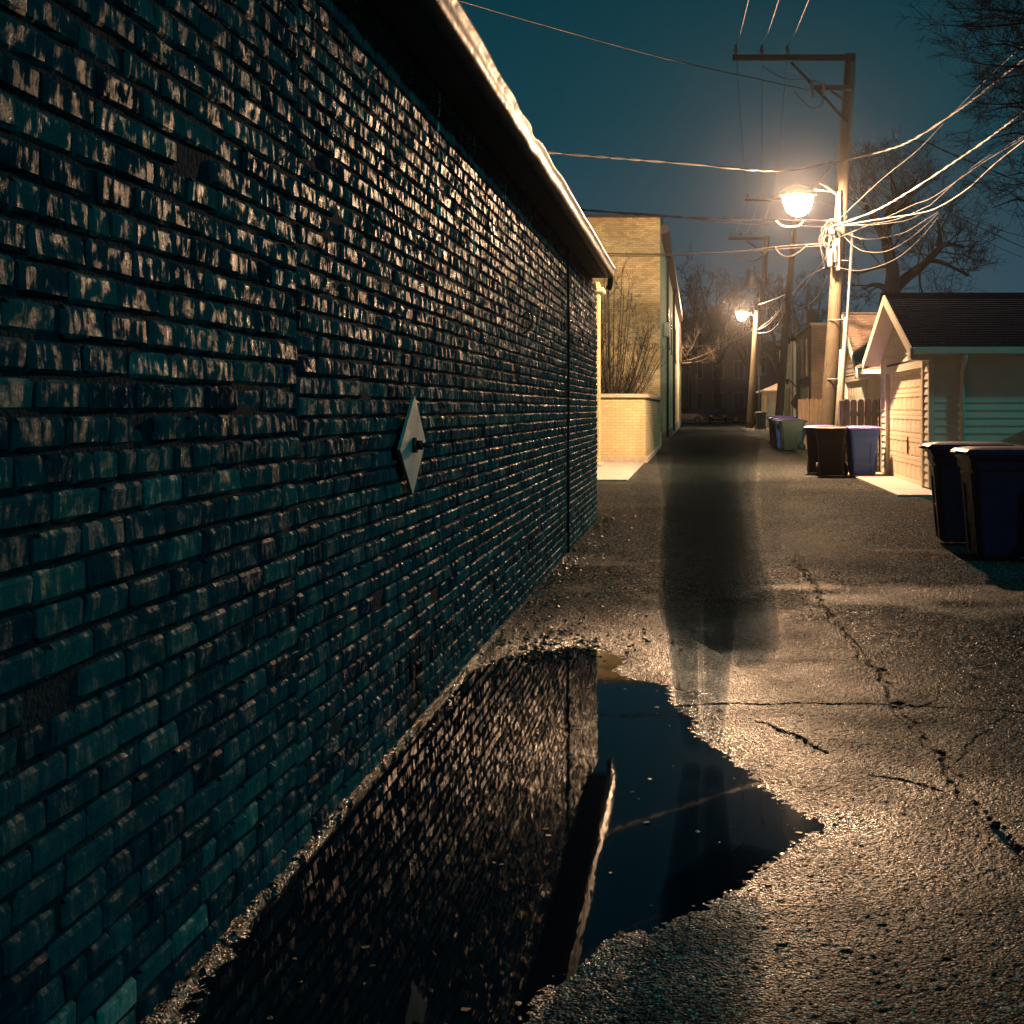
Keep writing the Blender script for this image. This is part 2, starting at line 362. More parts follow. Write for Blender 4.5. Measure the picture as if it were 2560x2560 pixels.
# ------------------------------------------------------------------ ground
def npnoise(X, Y, scale, seed):
    g = np.random.RandomState(seed).rand(256, 256)
    x = X / scale; y = Y / scale
    xi = np.floor(x).astype(int); yi = np.floor(y).astype(int); fx = x - xi; fy = y - yi
    fx = fx * fx * (3 - 2 * fx); fy = fy * fy * (3 - 2 * fy)
    a = g[yi % 256, xi % 256]; b = g[yi % 256, (xi + 1) % 256]; c = g[(yi + 1) % 256, xi % 256]; d = g[(yi + 1) % 256, (xi + 1) % 256]
    return (a * (1 - fx) + b * fx) * (1 - fy) + (c * (1 - fx) + d * fx) * fy - .5

def seg_dist(X, Y, poly, closed):
    D = np.full(X.shape, 1e9); n = len(poly)
    for i in range(n if closed else n - 1):
        x0, y0 = poly[i]; x1, y1 = poly[(i + 1) % n]
        dx, dy = x1 - x0, y1 - y0; L2 = dx * dx + dy * dy + 1e-12
        t = np.clip(((X - x0) * dx + (Y - y0) * dy) / L2, 0, 1)
        D = np.minimum(D, (X - x0 - t * dx) ** 2 + (Y - y0 - t * dy) ** 2)
    return np.sqrt(D)
def inside(X, Y, poly):
    r = np.zeros(X.shape, bool); n = len(poly)
    for i in range(n):
        x0, y0 = poly[i]; x1, y1 = poly[(i + 1) % n]
        if y0 == y1: continue
        c = ((y0 > Y) != (y1 > Y)) & (X < (x1 - x0) * (Y - y0) / (y1 - y0) + x0)
        r ^= c
    return r

pud_px = [(1100, 1735), (1138, 1690), (1254, 1645), (1345, 1626), (1428, 1616), (1511, 1622), (1556, 1648), (1530, 1680), (1586, 1699), (1668, 1712), (1672, 1738),
          (1702, 1773), (1743, 1831), (1793, 1885), (1851, 1931), (1892, 1980), (1958, 2030), (2052, 2071), (1958, 2121), (1875, 2171),
          (1809, 2229), (1726, 2274), (1627, 2328), (1561, 2336), (1494, 2386), (1395, 2444), (1312, 2477), (1290, 2560), (1180, 2900), (200, 2900),
          (400, 2640), (455, 2560), (520, 2469), (585, 2378), (652, 2295), (708, 2210), (770, 2100), (892, 1965), (1002, 1850)]
PUD = [G(*p) for p in pud_px]
BASE = .014
def near_road():
    ys = [2.0]
    while ys[-1] < 13.0: ys.append(ys[-1] + max(.0065, ys[-1] * .0019))
    ys = np.array(ys); xs = np.arange(-1.3, 3.4, .0072)
    X, Y = np.meshgrid(xs, ys); h, w = X.shape
    sd = seg_dist(X, Y, PUD, True); ins = inside(X, Y, PUD)
    rs = np.random.RandomState(3)
    edge = npnoise(X, Y, .09, 1) * .05 + npnoise(X, Y, .03, 2) * .03
    s = np.where(ins, sd, -sd) + edge
    Z = np.where(s > 0, -np.minimum(s * .10, .02), np.minimum(-s * .09, BASE))
    fade = np.clip((13 - Y) / 1.0, 0, 1)
    g = rs.rand(h, w)
    g = (g + np.roll(g, 1, 0) * .45 + np.roll(g, 1, 1) * .45) / 1.9 - .5
    amp = np.interp(Y, [2, 8, 13], [.0050, .0045, .0035])
    Z = Z + (g * amp + npnoise(X, Y, .018, 5) * .004 + npnoise(X, Y, .35, 6) * .007 + npnoise(X, Y, 1.3, 7) * .006) * fade
    # the cracks
    cr = np.zeros(X.shape)
    wob = npnoise(X, Y, .12, 11) * .05 + npnoise(X, Y, .03, 12) * .02
    for pts, wd, dp in CRACKS:
        d = seg_dist(X + wob, Y + npnoise(X, Y, .09, 13) * .04, [G(*p) for p in pts], False)
        wv = wd * (1 + 1.3 * npnoise(X, Y, .15, 17))
        k = np.clip(1 - d / np.maximum(wv, .002), 0, 1); Z -= dp * np.minimum(1, k * 2) * fade
        k = k * np.clip(.75 + 2.6 * npnoise(X, Y, .10, 19), 0, 1); cr = np.maximum(cr, np.clip(k * 2.0, 0, 1) * .85)
        cr = np.maximum(cr, (.28 + .3 * npnoise(X, Y, .05, 23)) * np.clip(1 - d / (wv * 5), 0, 1))
    # a strip of silt against the wall foot
    Z = np.maximum(Z, np.where(X < -1.19 + .014 + .02 * npnoise(X, Y, .1, 21), .012 + .01 * (npnoise(X, Y, .02, 22) + .5), -1))
    co = np.stack([X.ravel(), Y.ravel(), Z.ravel()], 1)
    me = bpy.data.meshes.new('alley_road')
    i = np.arange(h * w).reshape(h, w)
    q = np.stack([i[:-1, :-1], i[:-1, 1:], i[1:, 1:], i[1:, :-1]], -1).reshape(-1, 4)
    me.vertices.add(len(co)); me.vertices.foreach_set('co', co.ravel())
    me.loops.add(q.size); me.loops.foreach_set('vertex_index', q.ravel())
    me.polygons.add(len(q)); me.polygons.foreach_set('loop_start', np.arange(0, q.size, 4)); me.polygons.foreach_set('loop_total', np.full(len(q), 4))
    me.polygons.foreach_set('use_smooth', np.ones(len(q), bool))
    me.materials.append(M['asphalt']); me.update(calc_edges=True)
    a = me.attributes.new('crack', 'FLOAT', 'POINT'); a.data.foreach_set('value', cr.ravel().astype(np.float32))
    a = me.attributes.new('wet', 'FLOAT', 'POINT'); a.data.foreach_set('value', np.clip(np.where(ins, 1, np.exp(-sd / .30) * (.85 + npnoise(X, Y, .2, 31) * 1.1)) + np.clip(npnoise(X, Y, 1.1, 32) + npnoise(X, Y, .3, 33) * .5, 0, 1) * .10 * fade, 0, 1).ravel().astype(np.float32))
    return link('alley_road', me)
CRACKS = [([(1955, 1320), (1985, 1370), (1992, 1415), (2040, 1470), (2062, 1530), (2120, 1600), (2200, 1690), (2232, 1760), (2290, 1830), (2370, 1925), (2440, 2030), (2570, 2150), (2700, 2330)], .022, .010),
          ([(1640, 1765), (1800, 1768), (2000, 1766), (2240, 1772), (2400, 1780), (2560, 1786), (2900, 1800)], .008, .009),
          ([(1905, 1808), (1950, 1830), (1985, 1846), (2030, 1873), (2060, 1890)], .012, .010),
          ([(2180, 1948), (2250, 1955), (2370, 1985)], .010, .008), ([(2370, 1925), (2440, 1860), (2510, 1790)], .006, .006),
          ([(2230, 1760), (2290, 1775), (2330, 1765)], .014, .009), ([(2480, 2070), (2540, 2120), (2600, 2260), (2650, 2400)], .013, .008),
          ([(1400, 1560), (1395, 1620)], .008, .004), ([(1640, 1290), (1800, 1300), (1960, 1330), (2200, 1345), (2500, 1350)], .012, .008)]
tag(near_road(), kind='structure')

def sheet(name, pts, z, m, kind='structure'):
    mb = MB(); mb.add([(x, y, z) for x, y in pts], [list(range(len(pts)))])
    return tag(mb.build(name, m), kind=kind)
sheet('ground', [(-900, -300), (900, -300), (900, 2500), (-900, 2500)], -.06, M['dirt'])
def far_road():
    mb = MB()
    for x0, x1, y0, y1 in ((-1.3, 3.4, -12, 2.0), (-1.3, 3.4, 13.0, 25.0), (-9, -1.3, 16.42, 25.0), (-1.3, 3.03, 25.0, 118)):
        nx = max(1, int((x1 - x0) / 1.5)); ny = max(1, int((y1 - y0) / 3))
        for i in range(nx):
            for j in range(ny):
                a = x0 + (x1 - x0) * i / nx; b = x0 + (x1 - x0) * (i + 1) / nx; c = y0 + (y1 - y0) * j / ny; d = y0 + (y1 - y0) * (j + 1) / ny
                mb.quad((a, c, BASE), (b, c, BASE), (b, d, BASE), (a, d, BASE))
    return tag(mb.build('alley_road', M['asphalt']), kind='structure')
far_road()
tag(MB().add([(-1.25, 1.95, 0), (1.2, 1.95, 0), (1.2, 8.2, 0), (-1.25, 8.2, 0)], [(0, 1, 2, 3)]).build('puddle', M['water']), 'still dark puddle along the foot of the near brick wall, reflecting it', None, kind='structure')
sheet('cross_street', [(-120, 118), (120, 118), (120, 136), (-120, 136)], .008, M['patch'])
mb = MB(); mb.box(-60, 60, 136, 139.5, -.05, .13); tag(mb.build('sidewalk', M['concrete']), kind='structure')
# dark sheet imitating the shaded patch in the far part of the alley
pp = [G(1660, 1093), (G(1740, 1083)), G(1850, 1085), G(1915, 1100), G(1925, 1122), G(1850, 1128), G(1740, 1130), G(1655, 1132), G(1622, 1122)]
sheet('shade_patch', pp, BASE + .006, M['patch'])
# concrete aprons, right and left
def slab(name, x0, x1, y0, y1, z1, joints=()):
    mb = MB(); cur = y0
    for j in list(joints) + [y1]:
        mb.box(x0, x1, cur, j - .008, -.05, z1, bev=.008); cur = j
    return tag(mb.build(name, M['concrete']), kind='structure')
slab('garage_apron', 3.045, 3.80, 20.6, 27.8, .05, (22.1, 24.3, 26.2))
slab('parking_pad', 3.81, 9, 12, 21.5, .035, (15, 18))
sheet('verge', [(3.05, 27.85), (5.5, 27.85), (5.5, 118), (3.05, 118)], .004, M['dirt'])
sheet('parking_ground', [(2.6, -5), (10, -5), (10, 12), (3.4, 12), (3.4, 2.0)], .005, M['dirt'])
slab('driveway_apron', -9, -1.29, 25.3, 33.6, .035, (28, 31))

# ------------------------------------------------------------------ near brick building
def near_wall():
    root = empty('brick_building', (-5, 8, 0), 'long low building of rough dark painted brick with a dented metal gutter', 'building')
    V = []; Fc = []; T = []
    r = random.Random(5)
    X0 = -1.2
    sections = [(.4, 4.1, .0705, .215, 0.0), (4.1, 12.55, .066, .205, .0), (12.6, 16.4, .066, .205, .012)]
    holes = [(6.35, .52), (8.0, .30), (5.1, .62), (2.62, .80), (3.2, 1.95), (10.4, .45)]
    for y0, y1, pitch, ln, off in sections:
        nrow = int(2.87 / pitch)
        for row in range(nrow):
            zb = row * pitch; zt = zb + pitch
            hdr = row % 7 == 3
            L = ln / 2 if hdr else ln
            y = y0 - r.random() * L if False else y0
            first = True
            rowtone = r.uniform(-.06, .06)
            while y < y1 - .02:
                l = L * r.uniform(.9, 1.08)
                if first: l *= r.choice((1, .5, .75)); first = False
                ye = min(y + l, y1); 
                if y1 - ye < .05: ye = y1
                jt = r.uniform(.011, .020); jb = r.uniform(.007, .012)
                a = y + jt / 2; b = ye - jt / 2; c = zb + jb / 2 + r.uniform(-.002, .002); d = zt - jb / 2 + r.uniform(-.002, .002)
                yn = y; y = ye
                if b - a < .02: continue
                if any(abs((a + b) / 2 - hy) < .09 and abs((c + d) / 2 - hz) < .035 for hy, hz in holes): continue
                out = X0 + r.uniform(-.003, .003)
                if r.random() < .05: out -= .007
                tilt = r.uniform(-.004, .004); tilt2 = r.uniform(-.003, .003)
                tone = min(1, max(0, r.gauss(.32, .14) + rowtone))
                if r.random() < .04: tone = .58
                nu = 6 if b - a > .14 else 4
                if (a + b) / 2 > 9: nu = 4
                nv = 4; k = len(V)
                chip = [r.random() ** 4 * .018 for _ in range(4)]
                for j in range(nv):
                    fv = (0, .14, .86, 1)[j]
                    for i in range(nu):
                        fu = i / (nu - 1)
                        if nu > 4: fu = (0, .05, .33, .67, .95, 1)[i]
                        else: fu = (0, .07, .93, 1)[i]
                        eu = i in (0, nu - 1); ev = j in (0, nv - 1)
                        yy = a + (b - a) * fu; zz = c + (d - c) * fv
                        xx = out + tilt * (fu - .5) * 2 + tilt2 * (fv - .5) * 2
                        if eu or ev:
                            xx -= .006 + r.random() * .004
                            if eu and ev:
                                q = chip[(i > 0) * 2 + (j > 0)]
                                xx -= .004; yy += q * (1 if i == 0 else -1); zz += q * .7 * (1 if j == 0 else -1)
                            yy += r.uniform(-.0022, .0022); zz += r.uniform(-.002, .002)
                        else: xx += r.uniform(-.0015, .0015)
                        V.append((xx, yy, zz)); T.append(tone)
                ring = [k + i for i in range(nu)] + [k + (j + 1) * nu - 1 for j in range(1, nv)] + [k + (nv - 1) * nu + i for i in range(nu - 2, -1, -1)] + [k + j * nu for j in range(nv - 2, 0, -1)]
                for j in range(nv - 1):
                    for i in range(nu - 1):
                        q = k + j * nu + i; Fc.append((q, q + 1, q + nu + 1, q + nu))
                kb = len(V)
                for q in ring:
                    p = V[q]; V.append((X0 - .03, p[1], p[2])); T.append(tone)
                n = len(ring)
                for q in range(n):
                    q2 = (q + 1) % n; Fc.append((ring[q2], ring[q], kb + q, kb + q2))
    me = bpy.data.meshes.new('wall'); me.from_pydata(V, [], Fc); me.materials.append(M['near_brick'])
    at = me.attributes.new('tone', 'FLOAT', 'POINT'); at.data.foreach_set('value', T); me.update()
    w = link('wall', me, root); w.matrix_parent_inverse = root.matrix_world.inverted()
    def bld(mb, name, m, par=root, sh=None):
        o = mb.build(name, m, par, sh)
        return o
    O = (-5, 8, 0)
    w.location = (0, 0, 0); w.matrix_parent_inverse = Matrix.Identity(4); w.location = (5, -8, 0)
    mb = MB(O); mb.box(-9, X0 - .0105, -4, 16.37, -.05, 2.86); bld(mb, 'mortar_backing', M['mortar'])
    mb = MB(O); mb.box(-9, X0 - .02, 16.371, 16.40, 0, 2.86); bld(mb, 'end_wall', M['yellow_brick'])
    # vertical conduit in the seam of the far bay
    mb = MB(O); mb.tube([(X0 + .012, 12.575, 0.02), (X0 + .012, 12.575, 1.1), (X0 + .016, 12.57, 2.1), (X0 + .01, 12.575, 2.84)], .011, 8); bld(mb, 'seam_strip', M['dark_wood'])
    # eaves: soffit board, fascia, gutter trough
    mb = MB(O); mb.box(X0 - .02, -1.035, -4, 15.75, 2.865, 2.89); bld(mb, 'soffit', M['soffit'])
    mb = MB(O); mb.box(X0 - .3, -1.05, -4, 15.72, 2.893, 2.985); bld(mb, 'fascia', M['soffit'])
    prof = [(-1.045, 2.955), (-1.045, 2.862), (-1.02, 2.850), (-.975, 2.852), (-.957, 2.866), (-.953, 2.90), (-.951, 2.94), (-.938, 2.951), (-.937, 2.966), (-.950, 2.967)]
    ys = list(np.arange(-4, 15.65, .12)) + [15.65]; v = []; f = []; n = len(prof)
    for y in ys:
        dent = 0
        for yc, wd, am in ((7.95, .16, .018), (7.3, .22, .013), (6.5, .4, .008), (9.0, .3, .006), (4.6, .5, .004)):
            dent += am * math.exp(-((y - yc) / wd) ** 2)
        wv = .0015 * math.sin(y * 2.1) + .001 * math.sin(y * 5.3 + 1)
        for i, (x, z) in enumerate(prof):
            k = i / (n - 1)
            v.append((x - dent * k * 1.0 + wv * k, y, z - dent * (.9 if i > 4 else .25) + wv * .8))
    for j in range(len(ys) - 1):
        for i in range(n - 1): f.append((j * n + i, j * n + i + 1, (j + 1) * n + i + 1, (j + 1) * n + i))
    f.append([(len(ys) - 1) * n + i for i in range(n)])
    mb = MB(O); mb.add(v, f, True); g = bld(mb, 'gutter', M['gutter'])
    md = g.modifiers.new('thick', 'SOLIDIFY'); md.thickness = .003
    mb = MB(O); mb.tube([(-1.0, 15.66, 2.90), (-1.0, 15.80, 2.88), (-1.01, 15.86, 2.80), (-1.03, 15.86, 2.74)], .035, 8); bld(mb, 'gutter_outlet', M['metal_dark'])
    # roofing turned down over the edge
    mb = MB(O)
    ys2 = list(np.arange(-4, 15.9, .33))
    for i, y in enumerate(ys2):
        dz = .006 * math.sin(y * 3); mb.box(-1.6, -1.005 + r.uniform(-.012, .012), y, y + .326, 3.0 + dz, 3.018 + dz)
        mb.box(-1.6, -1.05 + r.uniform(-.012, .012), y + .1, y + .42, 3.022 + dz, 3.038 + dz)
    bld(mb, 'roof_edge', M['shingle_old'])
    mb = MB(O); mb.add([(-1.1, -4, 3.03), (-1.1, 15.9, 3.03), (-5.5, 15.9, 4.1), (-5.5, -4, 4.1), (-9.6, -4, 3.03), (-9.6, 15.9, 3.03)], [(0, 1, 2, 3), (3, 2, 5, 4), (0, 3, 4), (1, 5, 2)])
    bld(mb, 'roof', M['shingle_old'])
    # diamond tie rod plate
    yc = 3400 * 1.2 / (1742 - 1018); zc = 1.35 + (1022 - 1112) * yc / 3400
    hw = .17; hh = .205
    yl = 3400 * 1.19 / (1742 - 985); yr = 3400 * 1.19 / (1742 - 1050)
    hw = (yr - yl) / 2; yc = (yl + yr) / 2
    mb = MB(O); th = .012
    outl = [(yc - .008, zc - hh), (yc + hw, zc + .012), (yc + .03, zc + hh), (yc - hw, zc - .012)]
    mb.prism(outl, X0 + .022, X0 + .022 + th, 'x')
    pl = bld(mb, 'anchor_plate', M['plate']); pl['label'] = 'diamond shaped steel tie plate bolted to the brick'
    mb = MB(O)
    mb.cyl((X0 + .034, yc, zc), (X0 + .05, yc, zc), .032, n=14); mb.cyl((X0 + .05, yc, zc), (X0 + .074, yc, zc), .022, n=6); mb.cyl((X0 + .074, yc, zc), (X0 + .115, yc, zc - .002), .010, n=10)
    bo = mb.build('bolt', M['rust'], pl)
    # iron hooks in the wall
    mb = MB(O); p = (X0, 9.45, 1.35 + .39 * 9.45 / 3.4 * .36)
    mb.tube(catmull([(X0, 9.3, 1.98), (X0 + .06, 9.32, 2.02), (X0 + .07, 9.36, 1.96), (X0 + .05, 9.36, 1.9), (X0 + .01, 9.35, 1.87)], 5), .008, 6); bld(mb, 'hook', M['rust'])
    return root
near_wall()

# bits of leaf and grit lying along the wall foot, and weeds
def litter():
    mb = MB(); r = random.Random(9)
    for i in range(420):
        y = r.uniform(5.5, 17); x = -1.17 + abs(r.gauss(0, .22)) * (1 if r.random() < .75 else 2.2)
        if i < 130: y = r.gauss(7.6, .35) ; x = -1.0 + abs(r.gauss(0, .35))
        if y < 7.3 and x > -1.1: continue
        s = r.uniform(.008, .028); a = r.uniform(0, 6.28); zt = BASE + .004
        c, sn = math.cos(a), math.sin(a)
        q = [(-1, -.2), (-.4, -.6), (.5, -.5), (1, .1), (.4, .6), (-.5, .5)]
        mb.add([(x + (u * c - w * sn) * s, y + (u * sn + w * c) * s, zt + r.uniform(0, .016)) for u, w in q] + [(x, y, zt + .016)],
               [(i, (i + 1) % 6, 6) for i in range(6)])
    for i in range(70):
        x = r.uniform(-1.1, .55); y = r.uniform(2.6, 6.9)
        if x > .45 or (x > -.1 and y > 5.6): continue
        s = r.uniform(.004, .014); a = r.uniform(0, 6.28)
        mb.add([(x + s * math.cos(a + k) * r.uniform(.6, 1.2), y + s * math.sin(a + k) * r.uniform(.6, 1.2), .002 + r.uniform(0, .003)) for k in (0, 1.1, 2.3, 3.4, 4.6)], [(0, 1, 2, 3, 4)])
    tag(mb.build('dead_leaves', M['leaf']), 'small dead leaves and grit scattered along the foot of the near brick wall', 'leaves', kind='stuff')
    mb = MB()
    for cx, cy, n in ((-1.15, 7.75, 60), (-1.16, 7.45, 30), (-1.15, 10.6, 40), (-1.16, 12.8, 40), (-1.15, 15.2, 60), (-1.1, 16.1, 60), (-1.15, 9.3, 30)):
        for _ in range(n):
            x = cx + abs(r.gauss(0, .035)); y = cy + r.gauss(0, .12); h = r.uniform(.02, .075); a = r.uniform(0, 6.28); d = r.uniform(.005, .04)
            mb.tube([(x, y, 0.0), (x + math.cos(a) * d * .4, y + math.sin(a) * d * .4, h * .7), (x + math.cos(a) * d, y + math.sin(a) * d, h)], [.002, .0015, .0004], 3)
    for _ in range(1500):
        x = r.uniform(3.06, 3.3) ; y = r.uniform(40, 46) ; h = r.uniform(.03, .12); a = r.uniform(0, 6.28)
        mb.tube([(x, y, 0), (x + math.cos(a) * .03, y + math.sin(a) * .03, h)], [.004, .001], 3)
    tag(mb.build('weeds', M['grass']), 'low weeds sprouting along the wall foot and the alley edge', 'weeds', kind='stuff')
litter()

# ------------------------------------------------------------------ left side: pier, low wall, yellow building
pr = empty('brick_pier', (-2.5, 31.3, 0), 'narrow tall pier of yellow brick just beyond the near dark wall', 'pier')
O = (-2.5, 31.3, 0)
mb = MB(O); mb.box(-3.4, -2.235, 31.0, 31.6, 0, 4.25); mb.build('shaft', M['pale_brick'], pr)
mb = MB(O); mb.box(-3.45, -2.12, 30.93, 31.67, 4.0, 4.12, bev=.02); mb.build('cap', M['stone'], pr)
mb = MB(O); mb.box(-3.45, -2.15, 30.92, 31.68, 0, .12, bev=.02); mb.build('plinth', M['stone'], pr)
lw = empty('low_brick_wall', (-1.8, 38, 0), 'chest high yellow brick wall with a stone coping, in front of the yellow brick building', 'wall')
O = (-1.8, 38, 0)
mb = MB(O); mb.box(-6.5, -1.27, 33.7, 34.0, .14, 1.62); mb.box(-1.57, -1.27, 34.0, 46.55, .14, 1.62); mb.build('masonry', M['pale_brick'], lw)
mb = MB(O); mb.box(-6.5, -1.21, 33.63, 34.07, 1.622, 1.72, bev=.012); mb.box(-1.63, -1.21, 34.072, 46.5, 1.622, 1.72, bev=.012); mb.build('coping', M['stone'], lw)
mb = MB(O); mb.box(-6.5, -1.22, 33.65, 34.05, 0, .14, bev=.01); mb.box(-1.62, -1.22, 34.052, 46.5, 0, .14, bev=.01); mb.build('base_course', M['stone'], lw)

yb = empty('yellow_brick_building', (-8, 65, 0), 'two storey flat roofed yellow brick building along the left of the alley', 'building')
O = (-8, 65, 0)
mb = MB(O); mb.box(-15, -1.26, 46.6, 96, .5, 7.9); mb.build('wall', M['yellow_brick'], yb)
mb = MB(O); mb.box(-15.05, -1.22, 46.56, 96.04, 0, .5, bev=.02); mb.build('base_course', M['stone'], yb)
mb = MB(O)
for i in range(10): mb.box(-15.1 + i * 1.39, -15.1 + (i + 1) * 1.39 - .01, 46.5, 46.95, 7.902, 8.0)
mb.box(-1.6, -1.2, 46.96, 96, 7.902, 7.98); cp = mb.build('coping', M['metal_dark'], yb)
# deep projecting box gutter on the alley side
mb = MB(O); mb.prism([(-1.258, 7.45), (-.98, 7.55), (-.98, 7.80), (-1.258, 7.80)], 47.6, 96, 'y'); mb.build('eave_box', M['metal_dark'], yb)
mb = MB(O)
mb.tube([(-1.1, 55, 7.5), (-1.18, 55, 7.2), (-1.18, 55, .2)], .05, 8); mb.build('downspout', M['metal_dark'], yb)
mb = MB(O); mb.tube([(-1.1, 70, 7.5), (-1.18, 70, 7.2), (-1.18, 70, .2)], .06, 8); mb.build('downspout', M['metal_dark'], yb)
mb = MB(O); mb.box(-1.258, -1.05, 51.8, 52.3, 4.1, 4.65, bev=.03); fx = mb.build('wall_box', M['siding_white'], yb)
for k, y in enumerate((60, 66, 73, 79)):
    mb = MB(O); mb.box(-1.258, -1.235, y, y + 1.2, 4.2, 6.0); wf = mb.build('window', M['glass_dark'], yb)
    mb = MB(O); mb.box(-1.258, -1.19, y - .12, y + 1.32, 4.02, 4.18); mb.build('sill', M['stone'], wf)
mb = MB(O); a = P(1446, 548, 48); x, y = a.x, 48.2
mb.cyl((x, y, 7.7), (x, y, 8.25), .06); mb.cyl((x, y, 8.25), (x, y, 8.42), .10); mb.cyl((x, y, 8.44), (x, y, 8.50), .16, .13); mb.cyl((x, y, 8.50), (x, y, 8.56), .06)
mb.build('roof_vent', M['metal_dark'], yb)
sb = empty('yellow_garden_wall', (-1.2, 106, 0), 'narrow strip of tall yellow wall past the end of the yellow brick building', 'wall')
O = (-1.2, 106, 0)
mb = MB(O); mb.box(-2.5, -1.30, 98, 114, 0, 4.6); mb.build('masonry', M['yellow_brick'], sb)
mb = MB(O); mb.box(-2.55, -1.24, 97.95, 114.05, 4.602, 4.72, bev=.02); mb.build('coping', M['stone'], sb)

# ------------------------------------------------------------------ siding and garages
def siding_y(mb, x, y0, y1, z0, z1, sx, pitch=.125, top=None, skip=None):
    """laps facing along x (sx = -1 or 1); top(y)->z limits gables by giving y range per z"""
    z = z0
    while z < z1 - 1e-4:
        ze = min(z + pitch, z1)
        spans = [(y0, y1)] if not top else [top(z, ze)]
        if skip:
            out = []
            for a, b in spans:
                sy0, sy1, sz1 = skip
                if z < sz1 - .01: out += [(a, sy0), (sy1, b)]
                else: out.append((a, b))
            spans = out
        for s in spans:
            if len(s) == 4: a, b, a2, b2 = s
            else: a, b = s; a2, b2 = a, b
            if b - a < .02: continue
            o = .024 * sx
            mb.add([(x + o, a, z), (x + o, b, z), (x + .003 * sx, b2, ze), (x + .003 * sx, a2, ze), (x, a, z), (x, b, z)], [(0, 1, 2, 3), (4, 5, 1, 0)])
        z = ze
def siding_x(mb, y, x0, x1, z0, z1, pitch=.125):
    z = z0
    while z < z1 - 1e-4:
        ze = min(z + pitch, z1)
        mb.add([(x0, y - .024, z), (x1, y - .024, z), (x1, y - .003, ze), (x0, y - .003, ze), (x0, y, z), (x1, y, z)], [(0, 1, 2, 3), (4, 5, 1, 0)])
        z = ze
def roof_plane(mb, x0, x1, ya, za, yb_, zb, course=.14, th=.018):
    """shingle courses from the eave (ya,za) up to the ridge (yb,zb)"""
    d = math.hypot(yb_ - ya, zb - za); n = max(2, int(d / course)); r = random.Random(int(ya * 10))
    for i in range(n):
        t0 = i / n; t1 = (i + 1.15) / n
        t1 = min(t1, 1)
        y0 = ya + (yb_ - ya) * t0; z0 = za + (zb - za) * t0; y1 = ya + (yb_ - ya) * t1; z1 = za + (zb - za) * t1
        x = x0; 
        while x < x1:
            xe = min(x + r.uniform(.25, .36), x1); j = r.uniform(0, .006)
            mb.add([(x, y0, z0 + th + j), (xe - .004, y0, z0 + th + j), (xe - .004, y1, z1 + .004), (x, y1, z1 + .004), (x, y0, z0), (xe - .004, y0, z0)], [(0, 1, 2, 3), (4, 5, 1, 0)])
            x = xe
